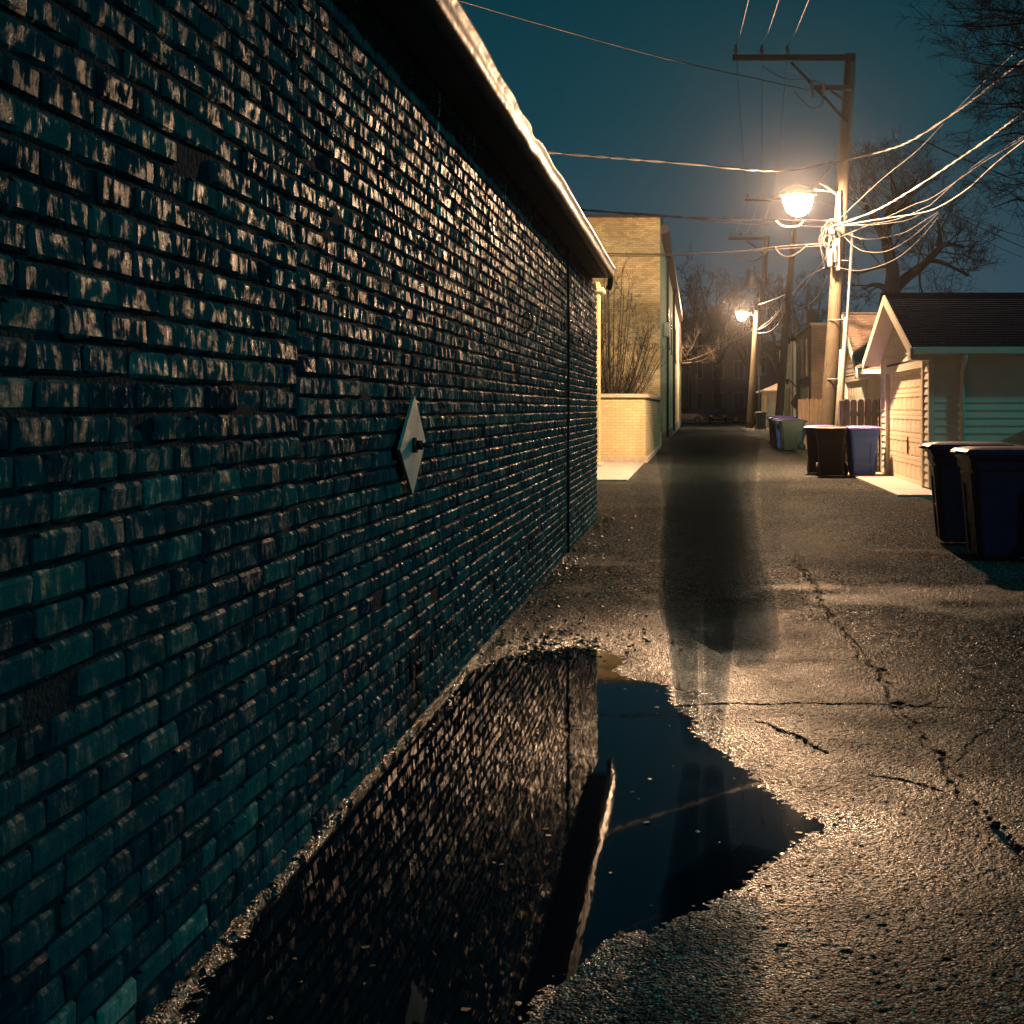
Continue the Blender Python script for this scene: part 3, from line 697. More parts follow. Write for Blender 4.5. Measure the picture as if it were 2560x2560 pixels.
def garage(name_label, X, y0, y1, depth, eave, ridge, door, mats, roofm, over=.35, rail=True, dtop=2.03):
    sid, trim = mats
    yc = (y0 + y1) / 2; O = (X, yc, 0)
    root = empty('garage', O, name_label, 'garage')
    # walls
    mb = MB(O)
    wall_top = eave + .02
    siding_y(mb, X, y0, y1, .08, wall_top, -1, skip=(door[0] - .12, door[1] + .12, dtop + .14))
    sl = (ridge - eave) / ((y1 - y0) / 2)
    def top(z, ze):
        a = (z - wall_top) / sl; b = (ze - wall_top) / sl
        return (y0 + a, y1 - a, y0 + b, y1 - b)
    siding_y(mb, X, y0, y1, wall_top, ridge - .05, -1, top=top)
    siding_x(mb, y0, X, X + depth, .08, wall_top)
    mb.box(X + .02, X + depth, y1 - .05, y1, 0, wall_top); mb.box(X + depth - .05, X + depth, y0, y1 - .06, 0, wall_top)
    mb.build('wall', sid, root)
    mb = MB(O); mb.box(X - .004, X + depth, y0 - .004, y0 + .2, 0, .08); mb.box(X - .004, X + .2, y0 + .2, door[0] - .01, 0, .08); mb.build('foundation', M['concrete'], root)
    mb = MB(O); mb.box(X - .004, X + .2, door[1] + .01, y1, 0, .08); mb.build('foundation', M['concrete'], root)
    # inner sheathing to block light
    mb = MB(O); mb.box(X + .2, X + depth - .1, y0 + .02, y0 + .06, 0.09, wall_top - .02); mb.prism([(y0 + .06, 2.16), (y1 - .06, 2.16), (y1 - .06, wall_top), (yc, ridge - .06), (y0 + .06, wall_top)], X + .01, X + .04, 'x'); mb.build('sheathing', M['fence_dark'], root)
    # corner boards
    for yy in (y0, y1):
        mb = MB(O); mb.box(X - .03, X + .07, yy - (.03 if yy == y0 else .07), yy + (.07 if yy == y0 else .03), .08, wall_top); mb.build('corner_board', trim, root)
    # roof
    mb = MB(O); xo = X - over; ov = .3
    ez = eave - ov * sl * .6 + .06; rz = ridge + .06
    roof_plane(mb, xo, X + depth + .2, y0 - ov, ez, yc, rz); 
    n0 = len(mb.f)
    roof_plane(mb, xo, X + depth + .2, y1 + ov, ez, yc, rz)
    mb.box(xo, X + depth + .2, yc - .09, yc + .09, rz + .012, rz + .035)
    mb.box(X + .02, X + depth, y0 - .0, y1, eave - .02, eave - .01)
    rf = mb.build('roof', roofm, root)
    # rake boards with soffit under the overhang
    for s, ya in ((-1, y0 - ov), (1, y1 + ov)):
        mb = MB(O)
        a = (ya, ez - .005); b = (yc, rz - .005)
        pf = [(a[0], a[1] - .17), (a[0], a[1]), (b[0], b[1]), (b[0], b[1] - .17)]
        mb.prism(pf, xo - .02, xo + .015, 'x'); mb.build('rake_board', trim, root)
        mb = MB(O); pf = [(a[0] - 0, a[1] - .10), (a[0], a[1] - .075), (b[0], b[1] - .075), (b[0], b[1] - .10)]
        mb.prism(pf, xo + .017, X - .018, 'x'); mb.build('rake_soffit', trim, root)
    # eave return box, gutter, downspout on the near side
    mb = MB(O); mb.box(xo, X - .02, y0 - ov, y0 + .12, ez - .20, ez - .10, bev=.006); mb.build('eave_return', trim, root)
    mb = MB(O); mb.box(xo + .02, X + depth + .2, y0 - ov - .09, y0 - ov - .002, ez - .105, ez + .005, bev=.012); gt = mb.build('gutter', trim, root)
    mb = MB(O); mb.box(X - .015, X + depth, y0 - ov, y0 - .02, ez - .13, ez - .11); mb.build('eave_soffit', trim, root)
    if rail:
        dx = X + .50
        mb = MB(O); mb.tube([(dx, y0 - ov - .04, ez - .10), (dx, y0 - ov - .04, ez - .17), (dx, y0 - .075, ez - .38), (dx, y0 - .075, .12)], .04, 8); mb.build('downspout', trim, root)
    # door
    d0, d1 = door
    mb = MB(O); t = .12
    for a, b in ((d0 - t, d0 - .005), (d1 + .005, d1 + t)): mb.box(X - .04, X + .12, a, b, .02, dtop)
    mb.box(X - .045, X + .12, d0 - t - .02, d1 + t + .02, dtop + .003, dtop + .13); mb.build('door_frame', trim, root)
    mb = MB(O); mb.box(X + .04, X + .07, d0, d1, .05, dtop)
    rows = 5; cols = 8; H = (dtop - .05) / rows; W = (d1 - d0) / cols
    for i in range(rows):
        z0 = .05 + i * H
        mb.box(X + .029, X + .0395, d0, d1, z0 + .006, z0 + .07); mb.box(X + .029, X + .0395, d0, d1, z0 + H - .07, z0 + H - .004)
        for j in range(cols + 1):
            yy = d0 + j * W; mb.box(X + .029, X + .0395, max(d0, yy - .045), min(d1, yy + .045), z0 + .0705, z0 + H - .0705)
        for j in range(cols):
            yy = d0 + j * W; mb.box(X + .031, X + .0395, yy + .075, yy + W - .075, z0 + .10, z0 + H - .10)
    dr = mb.build('door', M['door_panel'] if rail else M['siding_white'], root)
    mb = MB(O); ym = d0 + W * 3.5
    mb.box(X + .01, X + .033, ym - .02, ym + .02, .55, .85); mb.cyl((X - .01, ym - .09, .78), (X - .01, ym + .09, .78), .009, n=8); mb.cyl((X - .01, ym, .78), (X + .03, ym, .78), .012, n=8)
    mb.build('handle', M['metal_dark'], dr)
    return root
garage('cream sided garage with a closed panelled door and a dark shingle roof', 3.76, 21.9, 27.55, 7.0, 2.33, 3.36, (22.55, 26.75), (M['siding_cream'], M['trim']), M['roof_dark'])
garage('white sided garage with a brown shingle roof behind the dark picket fence', 3.92, 30.6, 36.4, 6.0, 2.25, 3.62, (31.3, 35.6), (M['siding_white'], M['trim_white']), M['roof_brown'], rail=False)

# ------------------------------------------------------------------ fences
def fence(name, label, x0, x1, y, h, m, dog=True, gaps=(), step=.145, rail_front=False):
    xc = (x0 + x1) / 2; O = (xc, y, 0); root = empty('fence', O, label, 'fence'); r = random.Random(int(y * 7))
    mb = MB(O); x = x0
    while x < x1 - .03:
        xe = min(x + step - .008, x1); hh = h + r.uniform(-.015, .015); lean = r.uniform(-.004, .004)
        if not any(abs((x + xe) / 2 - g) < step / 2 for g in gaps):
            if dog: poly = [(x, .04), (xe, .04), (xe + lean, hh - .05), (xe - .035 + lean, hh), (x + .035 + lean, hh), (x + lean, hh - .05)]
            else: poly = [(x, .04), (xe, .04), (xe + lean, hh), (x + lean, hh)]
            mb.prism(poly, y - .010 + r.uniform(0, .003), y + .010, 'y')
        x += step
    mb.build('boards', m, root)
    for z in (.35, h - .35):
        mb = MB(O)
        if rail_front: mb.box(x0, x1, y - .055, y - .015, z, z + .085)
        else: mb.box(x0, x1, y + .015, y + .055, z, z + .085)
        mb.build('rail', m, root)
    for xx in (x0 - .045, x1 + .045):
        mb = MB(O); mb.box(xx - .045, xx + .045, y - .05, y + .05, 0, h - .02, bev=.006); mb.build('post', m, root)
    return root
fence('fence', 'dark weathered picket fence between the tall utility pole and the cream garage', 3.04, 3.80, 28.2, 1.55, M['fence_dark'], rail_front=True)
fence('fence', 'pale bleached board fence with a tall post, in front of the brown brick building', 3.36, 4.4, 44.0, 1.68, M['fence_light'], dog=True)

# ------------------------------------------------------------------ right side buildings
bb = empty('brown_brick_building', (6, 49.5, 0), 'flat roofed brown brick coach house behind the pale board fence', 'building')
O = (6, 49.5, 0)
mb = MB(O); mb.box(3.87, 9, 46, 53, 0, 4.15); mb.build('wall', M['brown_brick'], bb)
mb = MB(O); mb.box(3.82, 9.05, 45.95, 53.05, 4.152, 4.26, bev=.02); mb.build('coping', M['stone'], bb)
mb = MB(O); mb.box(3.83, 3.868, 47.0, 50.2, .05, 2.1); mb.build('garage_door', M['metal_dark'], bb)
for y in (47.2, 49.2, 51.2):
    mb = MB(O); mb.box(3.845, 3.868, y, y + .9, 2.5, 3.8); w_ = mb.build('window', M['glass_dark'], bb)
    mb = MB(O); mb.box(3.82, 3.866, y - .07, y - .002, 2.45, 3.85); mb.box(3.82, 3.866, y + .902, y + .97, 2.45, 3.85); mb.box(3.82, 3.866, y - .002, y + .902, 3.802, 3.85); mb.build('frame', M['frame_pale'], w_)
mb = MB(O); mb.box(4.2, 4.6, 52.2, 52.6, 4.262, 5.1); mb.box(4.17, 4.63, 52.17, 52.63, 5.1, 5.17); mb.build('chimney', M['dark_brick'], bb)
mb = MB(O); mb.cyl((5.0, 51, 4.262), (5.0, 51, 4.8), .09); mb.cyl((5.0, 51, 4.8), (5.0, 51, 4.88), .15); mb.build('roof_vent', M['metal_dark'], bb)
mb = MB(O); mb.tube([(3.83, 52.6, 2.2), (3.6, 52.6, 2.45), (3.5, 52.6, 2.45)], .025, 6); mb.add([(3.42, 52.5, 2.5), (3.58, 52.5, 2.5), (3.58, 52.7, 2.5), (3.42, 52.7, 2.5), (3.46, 52.55, 2.3), (3.54, 52.55, 2.3), (3.54, 52.65, 2.3), (3.46, 52.65, 2.3)], [(0, 1, 2, 3), (7, 6, 5, 4), (0, 4, 5, 1), (1, 5, 6, 2), (2, 6, 7, 3), (3, 7, 4, 0)])
mb.build('porch_light', M['metal_dark'], bb)

sbld = empty('sided_coach_house', (6, 60, 0), 'tall pale sided coach house just past the brown brick building', 'building')
O = (6, 60, 0)
mb = MB(O); siding_x(mb, 55, 3.9, 8.5, .1, 4.1, .13); siding_y(mb, 3.9, 55, 64, .1, 4.1, -1, .13); mb.box(3.92, 8.5, 55.02, 64, .0, 4.05); mb.build('wall', M['siding_cream'], sbld)
mb = MB(O); mb.box(3.8, 8.6, 54.85, 64.1, 4.1, 4.24, bev=.02); mb.build('roof', M['roof_dark'], sbld)
mb = MB(O); mb.box(3.85, 3.88, 56.5, 60, .1, 2.2); mb.build('garage_door', M['metal_dark'], sbld)
mb = MB(O); mb.tube([(3.84, 55.3, 4.1), (3.84, 55.3, .2)], .045, 8); mb.build('downspout', M['trim'], sbld)
mb = MB((3.86, 54.9, 1.5)); c = (3.99, 1.62)
mb.prism([(c[0] - .2, c[1]), (c[0], c[1] + .3), (c[0] + .2, c[1]), (c[0], c[1] - .3)], 54.90, 54.93, 'y')
tag(mb.build('diamond_sign', M['rust']), 'dark blank diamond shaped plate hung on the pale sided coach house', 'sign').location = (3.86, 54.9, 1.5)

sg = empty('small_garage', (6, 97, 0), 'small cream garage with curled gutter ends, far down the right side of the alley', 'garage')
O = (6, 97, 0)
mb = MB(O); mb.box(4.75, 9, 94, 100, 0, 2.55); mb.build('wall', M['trim'], sg)
mb = MB(O); mb.add([(4.45, 93.7, 2.6), (9.3, 93.7, 2.6), (9.3, 100.3, 2.6), (4.45, 100.3, 2.6), (6.5, 97, 3.5), (7.5, 97, 3.5)], [(0, 1, 5, 4), (1, 2, 5), (2, 3, 4, 5), (3, 0, 4), (3, 2, 1, 0)]); mb.build('roof', M['roof_brown'], sg)
mb = MB(O); mb.box(4.40, 9.3, 93.6, 93.7, 2.5, 2.62); mb.box(4.35, 4.44, 93.7, 100.3, 2.5, 2.62); mb.build('gutter', M['trim_white'], sg)
mb = MB(O); mb.tube([(4.6, 93.65, 2.5), (4.85, 93.9, 2.25), (4.85, 93.92, .1)], .05, 8); mb.build('downspout', M['trim_white'], sg)

def far_block(label, x0, x1, y0, y1, h, cols, rows, parapet=True, px=None):
    O = ((x0 + x1) / 2, y0, 0); root = empty('apartment_building', O, label, 'building')
    mb = MB(O); mb.box(x0, x1, y0, y1, 0, h); mb.build('wall', M['dark_brick'], root)
    mb = MB(O); mb.box(x0 - .15, x1 + .15, y0 - .2, y1, h + .002, h + .35, bev=.04); mb.build('cornice', M['dark_wood'], root)
    W = (x1 - x0) / cols; H = (h - .6) / rows
    for i in range(cols):
        for j in range(rows):
            cx = x0 + (i + .5) * W; z = .6 + j * H + .7
            mb = MB(O); mb.box(cx - .5, cx + .5, y0 - .03, y0 - .004, z, z + 1.7); w = mb.build('window', M['glass_far'], root)
            mb = MB(O)
            for a in (-.58, -.03, .5): mb.box(cx + a, cx + a + .08, y0 - .07, y0 - .032, z, z + 1.7)
            mb.box(cx - .6, cx + .6, y0 - .09, y0 - .032, z - .12, z - .003); mb.box(cx - .6, cx + .6, y0 - .08, y0 - .032, z + 1.703, z + 1.85); mb.box(cx - .49, cx - .035, y0 - .06, y0 - .031, z + .82, z + .88)
            mb.build('frame', M['frame_pale'], w)
    return root
far_block('dark three storey brick apartment house across the street at the end of the alley', -5.5, 5.6, 145, 158, 10.7, 5, 3)
far_block('lower dark brick apartment house right of the three storey one', 5.7, 17, 146, 158, 8.3, 5, 2)
far_block('dark brick house seen past the leaning poles, behind the small garage', 12, 26, 120, 132, 8.0, 4, 2)
# bay with steps on the apartment house
mb = MB((-.5, 144, 0)); mb.prism([(-1.9, 144.98), (-1.6, 143.9), (-.2, 143.9), (.1, 144.98)], 0, 9.2, 'z'); o = mb.build('bay', M['dark_brick'], bpy.data.objects['apartment_building']); o.location = Vector((-.5, 144, 0)) - bpy.data.objects['apartment_building'].location

# ------------------------------------------------------------------ wheelie bins (opening / front faces -x in local, wheels +x)
def make_bin(label, mbody, mlid, group=None, detail=True):
    root = empty('wheelie_bin', (0, 0, 0), label, 'bin', group)
    w0, w1 = .23, .29; H = .92
    # body: lofted rounded sections, front at -x
    mb = MB(); secs = []
    def sec(z, xf, xb, w, r=.05, n=4):
        pts = []
        for cx, cy, a0 in ((xb - r, w - r, 0), (xf + r, w - r, 90), (xf + r, -w + r, 180), (xb - r, -w + r, 270)):
            for k in range(n + 1):
                a = R(a0 + 90 * k / n); pts.append((cx + r * math.cos(a), cy + r * math.sin(a), z))
        return pts
    prof = [(.03, -.26, .20, w0 - .02), (.045, -.28, .22, w0), (.30, -.30, .245, w0 + .016), (.31, -.305, .30, w0 + .018), (.58, -.325, .33, w0 + .035), (H - .12, -.345, .36, w1 - .01), (H - .115, -.365, .375, w1 + .005), (H - .03, -.37, .38, w1 + .01), (H - .028, -.39, .40, w1 + .025), (H, -.39, .40, w1 + .025)]
    v = []; f = []; n = 20
    for p in prof: v += sec(*p)
    for j in range(len(prof) - 1):
        for k in range(n):
            f.append((j * n + k, j * n + (k + 1) % n, (j + 1) * n + (k + 1) % n, (j + 1) * n + k))
    f.append(list(range(n))[::-1]); f.append([(len(prof) - 1) * n + k for k in range(n)])
    mb.add(v, f); body = mb.build('body', mbody, root)
    # raised frame panel on the front and sides
    mb = MB()
    def fr(x, z): 
        t = (z - .045) / (H - .165); return -.28 - .065 * t - x
    def bar(y0, y1, z0, z1, o=.012):
        mb.add([(fr(o, z0), y0, z0), (fr(o, z0), y1, z0), (fr(o, z1), y1, z1), (fr(o, z1), y0, z1), (fr(-.02, z0), y0, z0), (fr(-.02, z0), y1, z0), (fr(-.02, z1), y1, z1), (fr(-.02, z1), y0, z1)],
               [(0, 1, 2, 3), (0, 4, 5, 1), (1, 5, 6, 2), (2, 6, 7, 3), (3, 7, 4, 0)])
    bar(-.20, -.12, .06, .76); bar(.12, .20, .06, .76); bar(-.12, .12, .66, .76); bar(-.12, .12, .36, .39, .008)
    mb.build('front_panel', mbody, root)
    mb = MB()
    for s in (-1, 1):
        for x0, x1, z0, z1 in ((.10, .13, .12, .62), (.13, .30, .60, .63)):
            t0 = w0 + .02 + .045 * z0; t1 = w0 + .02 + .045 * z1
            mb.add([(x0, s * t0, z0), (x1, s * t0, z0), (x1, s * (t1 + .012), z1), (x0, s * (t1 + .012), z1), (x0, s * (t0 - .04), z0), (x1, s * (t0 - .04), z0), (x1, s * (t1 - .04), z1), (x0, s * (t1 - .04), z1)],
                   [(0, 1, 2, 3), (0, 4, 5, 1), (1, 5, 6, 2), (2, 6, 7, 3), (3, 7, 4, 0)])
    mb.build('side_ribs', mbody, root)
    # lid: shallow dome with lip
    v = []; f = []; lp = [(.925, -.42, .41, w1 + .045), (.955, -.42, .41, w1 + .045), (.975, -.39, .40, w1 + .02), (.99, -.30, .34, w1 - .07), (.995, -.1, .2, .1)]
    for p in lp: v += sec(p[0], p[1], p[2], p[3], .045)
    for j in range(len(lp) - 1):
        for k in range(n): f.append((j * n + k, j * n + (k + 1) % n, (j + 1) * n + (k + 1) % n, (j + 1) * n + k))
    f.append(list(range(n))[::-1]); f.append([(len(lp) - 1) * n + k for k in range(n)])
    mb = MB(); mb.add(v, f); mb.box(-.47, -.40, -.11, .11, .93, .955, bev=.008)
    lid = mb.build('lid', mlid, root)
    mb = MB(); mb.tube([(.40, -w1, .90), (.47, -w1, .93), (.47, w1, .93), (.40, w1, .90)], .016, 8); mb.build('handle', mbody, root)
    for s in (-1, 1):
        mb = MB(); yy = s * (w0 + .045); mb.cyl((.27, yy - .028, .13), (.27, yy + .028, .13), .13, n=20); wh = mb.build('wheel', M['rubber'], root)
        mb = MB(); mb.cyl((.27, yy - .032, .13), (.27, yy + .032, .13), .055, n=12); mb.build('hub', mbody, wh)
    mb = MB(); mb.cyl((.27, -w0 - .03, .13), (.27, w0 + .03, .13), .014, n=8); mb.build('axle', M['metal_dark'], root)
    return root
bn = make_bin('dark navy wheelie bin seen side on, nearest to the camera at the right edge', M['bin_navy'], M['bin_navy'], 'bins by the parked car')
bk = make_bin('black wheelie bin with a black lid at the foot of the tall utility pole', M['bin_black'], M['bin_black'], 'bins beside the cream garage')
bl = make_bin('bright blue wheelie bin with a pale blue lid beside the cream garage', M['bin_blue'], M['lid_blue'], 'bins beside the cream garage')
bg = make_bin('dark green wheelie bin in front of the pale board fence, wheel side towards us', M['bin_green'], M['bin_green'], 'bins by the pale board fence')
bkb = make_bin('black wheelie bin with pale blue lid, half hidden left of the black-lidded one', M['bin_black'], M['lid_blue'], 'bins beside the cream garage')
def put(o, x, y, rz, s=1.0): o.location = (x, y, .02); o.rotation_euler = (0, 0, R(rz)); o.scale = (s, s, s); return o
put(bn, 2.75, 12.15, 2, 1.0)
c = copy_tree(bn); c['label'] = 'dark navy wheelie bin just behind the nearest one, its lid corner catching the lamplight'; put(c, 2.68, 13.45, -4, 1.01)
put(bk, 2.66, 26.9, 84)
put(bl, 3.27, 26.95, 93, 1.0)
put(bkb, 2.55, 27.9, 80)
put(bg, 3.0, 43.0, 4)
c = copy_tree(bl); c['label'] = 'blue wheelie bin with a pale lid, behind the green bin by the pale fence'; c['group'] = 'bins by the pale board fence'; put(c, 2.90, 43.9, 0, 1.03)
c = copy_tree(bk); c['label'] = 'black wheelie bin standing behind the blue one by the pale fence'; c['group'] = 'bins by the pale board fence'; put(c, 2.82, 45.2, 5, 1.05)
c = copy_tree(bkb); c['label'] = 'farthest wheelie bin of the group by the pale fence'; c['group'] = 'bins by the pale board fence'; put(c, 2.88, 47.0, 0, 1.1)
c = copy_tree(bg); c['label'] = 'lone dark wheelie bin beside the far leaning lamp pole'; c['group'] = 'bins far down the alley'; put(c, 4.1, 87, 90, 1.15)

# ------------------------------------------------------------------ cars
def make_car(label, paint, loc, rz, s=1.0, group=None):
    root = empty('parked_car', (0, 0, 0), label, 'car', group)
    # side profile, nose at -x
    low = [(-2.25, .35), (-2.28, .55), (-2.2, .68), (-1.9, .78), (-1.55, .86), (-1.25, .94), (.0, .97), (1.2, .97), (1.9, .98), (2.15, .93), (2.24, .7), (2.25, .38), (2.1, .24), (-2.1, .22)]
    def loft(poly, wfun):
        v = []; f = []; ys = [(-1, 0.0), (-.93, 1.0), (.93, 1.0), (1, 0.0)]
        n = len(poly)
        cx = sum(p[0] for p in poly) / n; cz = sum(p[1] for p in poly) / n
        rings = [(-.88, .93), (-.86, .985), (-.78, 1.0), (.78, 1.0), (.86, .985), (.88, .93)]
        for yy, k in rings:
            for (x, z) in poly: v.append((cx + (x - cx) * k, yy * wfun(z), cz + (z - cz) * k))
        for j in range(len(rings) - 1):
            for i in range(n): f.append((j * n + i, j * n + (i + 1) % n, (j + 1) * n + (i + 1) % n, (j + 1) * n + i))
        f.append(list(range(n))); f.append([(len(rings) - 1) * n + i for i in range(n)][::-1]); return v, f
    mb = MB(); mb.add(*loft(low, lambda z: 1.0 if z < .7 else 1.0 - (z - .7) * .25)); b = mb.build('body', paint, root)
    bv = b.modifiers.new('soft', 'BEVEL'); bv.width = .05; bv.segments = 3; bv.limit_method = 'ANGLE'; bv.angle_limit = R(25)
    cab = [(-1.35, .91), (-.35, 1.38), (.3, 1.44), (.95, 1.42), (1.75, 1.02), (1.8, .9)]
    mb = MB(); mb.add(*loft(cab, lambda z: 1.0 - max(0, z - .88) * .38)); g = mb.build('windows', M['glass_dark'], root)
    bv = g.modifiers.new('soft', 'BEVEL'); bv.width = .04; bv.segments = 2; bv.limit_method = 'ANGLE'; bv.angle_limit = R(25)
    mb = MB(); mb.add([(-.30, -.64, 1.385), (.28, -.66, 1.452), (.95, -.64, 1.435), (1.05, -.55, 1.39), (1.05, .55, 1.39), (.95, .64, 1.435), (.28, .66, 1.452), (-.30, .64, 1.385)], [(0, 1, 6, 7), (1, 2, 5, 6), (2, 3, 4, 5)])
    for sgn in (-1, 1):
        for a, c in (((-1.02, .93), (-.28, 1.40)), ((.35, .95), (.33, 1.43)), ((1.72, 1.02), (.97, 1.42))):
            ya = sgn * (.885 * (1 - max(0, a[1] - .88) * .38)); yc = sgn * (.885 * (1 - max(0, c[1] - .88) * .38) - .01)
            mb.tube([(a[0], ya, a[1]), (c[0], yc, c[1])], .028, 6)
    rf = mb.build('roof', paint, root); md = rf.modifiers.new('t', 'SOLIDIFY'); md.thickness = .02
    for x in (-1.42, 1.40):
        for sgn in (-1, 1):
            y = sgn * .80
            mb = MB(); mb.cyl((x, y - .11, .32), (x, y + .11, .32), .32, n=28); wv = mb.build('wheel', M['rubber'], root)
            mb = MB(); yo = y + sgn * .112; mb.cyl((x, y, .32), (x, yo, .32), .21, n=24)
            for k in range(7):
                a = 2 * math.pi * k / 7; mb.tube([(x, yo + sgn * .004, .32), (x + .2 * math.cos(a), yo + sgn * .004, .32 + .2 * math.sin(a))], .02, 5)
            mb.build('rim', M['rim'], wv)
    for sgn in (-1, 1):
        mb = MB(); mb.box(-2.27, -2.02, sgn * .62 - .14, sgn * .62 + .14, .62, .74, bev=.03); mb.build('headlight', M['lens_clear'], root)
        mb = MB(); mb.box(-.85, -.68, sgn * .97 - .09, sgn * .97 + .09, .92, 1.04, bev=.03); mb.build('mirror', paint, root)
    mb = MB(); mb.box(-2.30, -2.27, -.45, .45, .42, .56); mb.build('grille', M['metal_dark'], root)
    mb = MB(); mb.tube([(-1.0, -.3, .96), (-.6, .25, 1.16)], .012, 5); mb.tube([(-1.0, .25, .96), (-.62, .62, 1.14)], .012, 5); mb.build('wiper', M['rubber'], root)
    root.location = loc; root.rotation_euler = (0, 0, R(rz)); root.scale = (s, s, s)
    return root
make_car('black car beside the cream garage, only its windscreen showing over the near bins', M['car_black'], (5.28, 17.4, .035), 0, .95)
make_car('dark red saloon car side on in the street at the end of the alley', M['car_red'], (-1.35, 129, .01), 180)
make_car('black car facing the alley mouth beside the dark red saloon', M['car_black'], (1.95, 127.5, .01), 90)
make_car('midnight blue car side on behind the far lamp pole', M['car_blue'], (5.1, 130, .01), 180)

# ------------------------------------------------------------------ utility poles
def pole(label, base, top, r0, r1, m=None):
    O = tuple(base); root = empty('utility_pole', O, label, 'pole', 'utility poles along the alley')
    b = Vector(base); t = Vector(top)
    mb = MB(O); n = 14; rr = random.Random(int(b.y))
    pts = [b.lerp(t, k / n) + Vector((rr.uniform(-.008, .008), rr.uniform(-.008, .008), 0)) for k in range(n + 1)]
    mb.tube(pts, [r0 + (r1 - r0) * k / n + rr.uniform(-.004, .004) for k in range(n + 1)], 18)
    mb.build('shaft', m or M['wood_pole'], root)
    return root, O, lambda z: b + (t - b) * ((z - b.z) / (t.z - b.z))
def insul(root, O, p, s=1.0):
    mb = MB(O); x, y, z = p
    mb.tube([(x, y, z), (x, y, z + .05 * s), (x, y, z + .06 * s), (x, y, z + .09 * s), (x, y, z + .10 * s), (x, y, z + .13 * s), (x, y, z + .135 * s), (x, y, z + .19 * s)], [.02 * s, .02 * s, .055 * s, .055 * s, .03 * s, .045 * s, .03 * s, .03 * s], 10)
    mb.build('insulator', M['porcelain'], root)
# pole one
D1 = 30.0
b1 = P(2062, 1165, D1); b1.z = 0; t1 = P(2127, 135, D1)
p1, O1, at1 = pole('tall leaning utility pole with two crossarms, nearest to the camera, bins at its foot', b1, t1, .17, .125)
za = P(0, 150, D1).z; a1 = at1(za)
mb = MB(O1); mb.box(P(1830, 0, D1).x, a1.x + .06, D1 - .26, D1 - .16, za - .06, za + .06, bev=.01); mb.build('crossarm', M['dark_wood'], p1)
zb = P(0, 225, D1).z; a2 = at1(zb)
mb = MB(O1); mb.box(P(2025, 0, D1).x, a2.x + .05, D1 - .25, D1 - .16, zb - .05, zb + .05, bev=.01); mb.build('crossarm', M['dark_wood'], p1)
mb = MB(O1); q = P(1977, 162, D1); q.y = D1 - .2; e = at1(P(0, 310, D1).z); e.y = D1 - .19; mb.tube([q, e], .035, 6); mb.build('brace', M['dark_wood'], p1)
mb = MB(O1); q = P(2075, 232, D1); q.y = D1 - .2; e = at1(P(0, 262, D1).z); e.y = D1 - .18; mb.tube([q, e], .03, 6); mb.build('brace', M['dark_wood'], p1)
INS = []
for px in (1839, 1904, 1967):
    p = (P(px, 0, D1).x, D1 - .21, za + .06); INS.append(Vector(p) + Vector((0, 0, .17))); insul(p1, O1, p, 1.15)
for px, ln in ((2028, .35), (2056, .30)):
    x = P(px, 0, D1).x; mb = MB(O1); mb.cyl((x, D1 - .3, zb + .05), (x, D1 - .3, zb - ln + .1), .035, .03, n=10); mb.cyl((x, D1 - .3, zb + .05), (x, D1 - .3, zb + .11), .05, n=10); mb.build('cutout_fuse', M['porcelain'], p1)
for dx, rr_, zt, mm in ((.30, .045, 3.35, 'conduit'), (.21, .05, 2.65, 'conduit'), (.33, .035, 5.2, 'metal_dark')):
    mb = MB(O1); xs = [at1(z).x + (dx - .06 if dx != .21 else .19) for z in (0, 1.2, zt)]
    mb.tube([(xs[0], D1 - .12 - dx * .1, 0), (xs[1], D1 - .12 - dx * .1, 1.2), (xs[2], D1 - .12 - dx * .1, zt)], rr_, 10); mb.build('conduit', M[mm], p1)
for z in (2.0, 3.3, 4.6):
    mb = MB(O1); c_ = at1(z); mb.tube([c_ + Vector((math.cos(a) * .2 + .06, math.sin(a) * .2, 0)) for a in np.linspace(0, 6.28, 15)], .012, 5, cap=False); mb.build('strap', M['metal_grey'], p1)
# hardware cluster around the service drops
zc = P(0, 565, D1).z
def cbox(px0, px1, py0, py1, name, m, dy=-.32, th=.16):
    mb = MB(O1); mb.box(P(px0, 0, D1).x, P(px1, 0, D1).x, D1 + dy - th / 2, D1 + dy + th / 2, P(0, py1, D1).z, P(0, py0, D1).z, bev=.02); return mb.build(name, M[m], p1)
cbox(2068, 2084, 572, 592, 'junction_box', 'metal_dark'); cbox(2066, 2077, 628, 672, 'junction_box', 'metal_grey'); cbox(2078, 2088, 612, 660, 'junction_box', 'metal_grey', -.25)
cbox(2092, 2100, 480, 560, 'ground_guard', 'conduit', -.2, .05); cbox(2087, 2098, 590, 680, 'meter_guard', 'conduit', -.22, .08)
mb = MB(O1); r = random.Random(4)
for k in range(16):
    c0 = P(2072 + r.uniform(-8, 14), 560 + r.uniform(-6, 30), D1); c0.y -= .3
    c1 = P(2070 + r.uniform(-14, 20), 640 + r.uniform(-30, 70), D1); c1.y -= .25
    m_ = (c0 + c1) / 2 + Vector((r.uniform(-.2, .2), r.uniform(-.15, .1), r.uniform(-.15, .1)))
    mb.tube(catmull([c0, m_, c1], 6), .006, 5)
mb.build('cable_loops', M['cable_grey'], p1)
mb = MB(O1)
for s in (-1, 1): mb.cyl(at1(zc) + Vector((s * .05 - .3, -.28, .1 * s)), at1(zc) + Vector((s * .05 - .1, -.15, .1 * s)), .02, n=8)
mb.tube([at1(6.1) + Vector((-.1, -.15, 0)), at1(6.1) + Vector((-.9, -.35, .06))], .02, 8); mb.build('bracket', M['metal_grey'], p1)

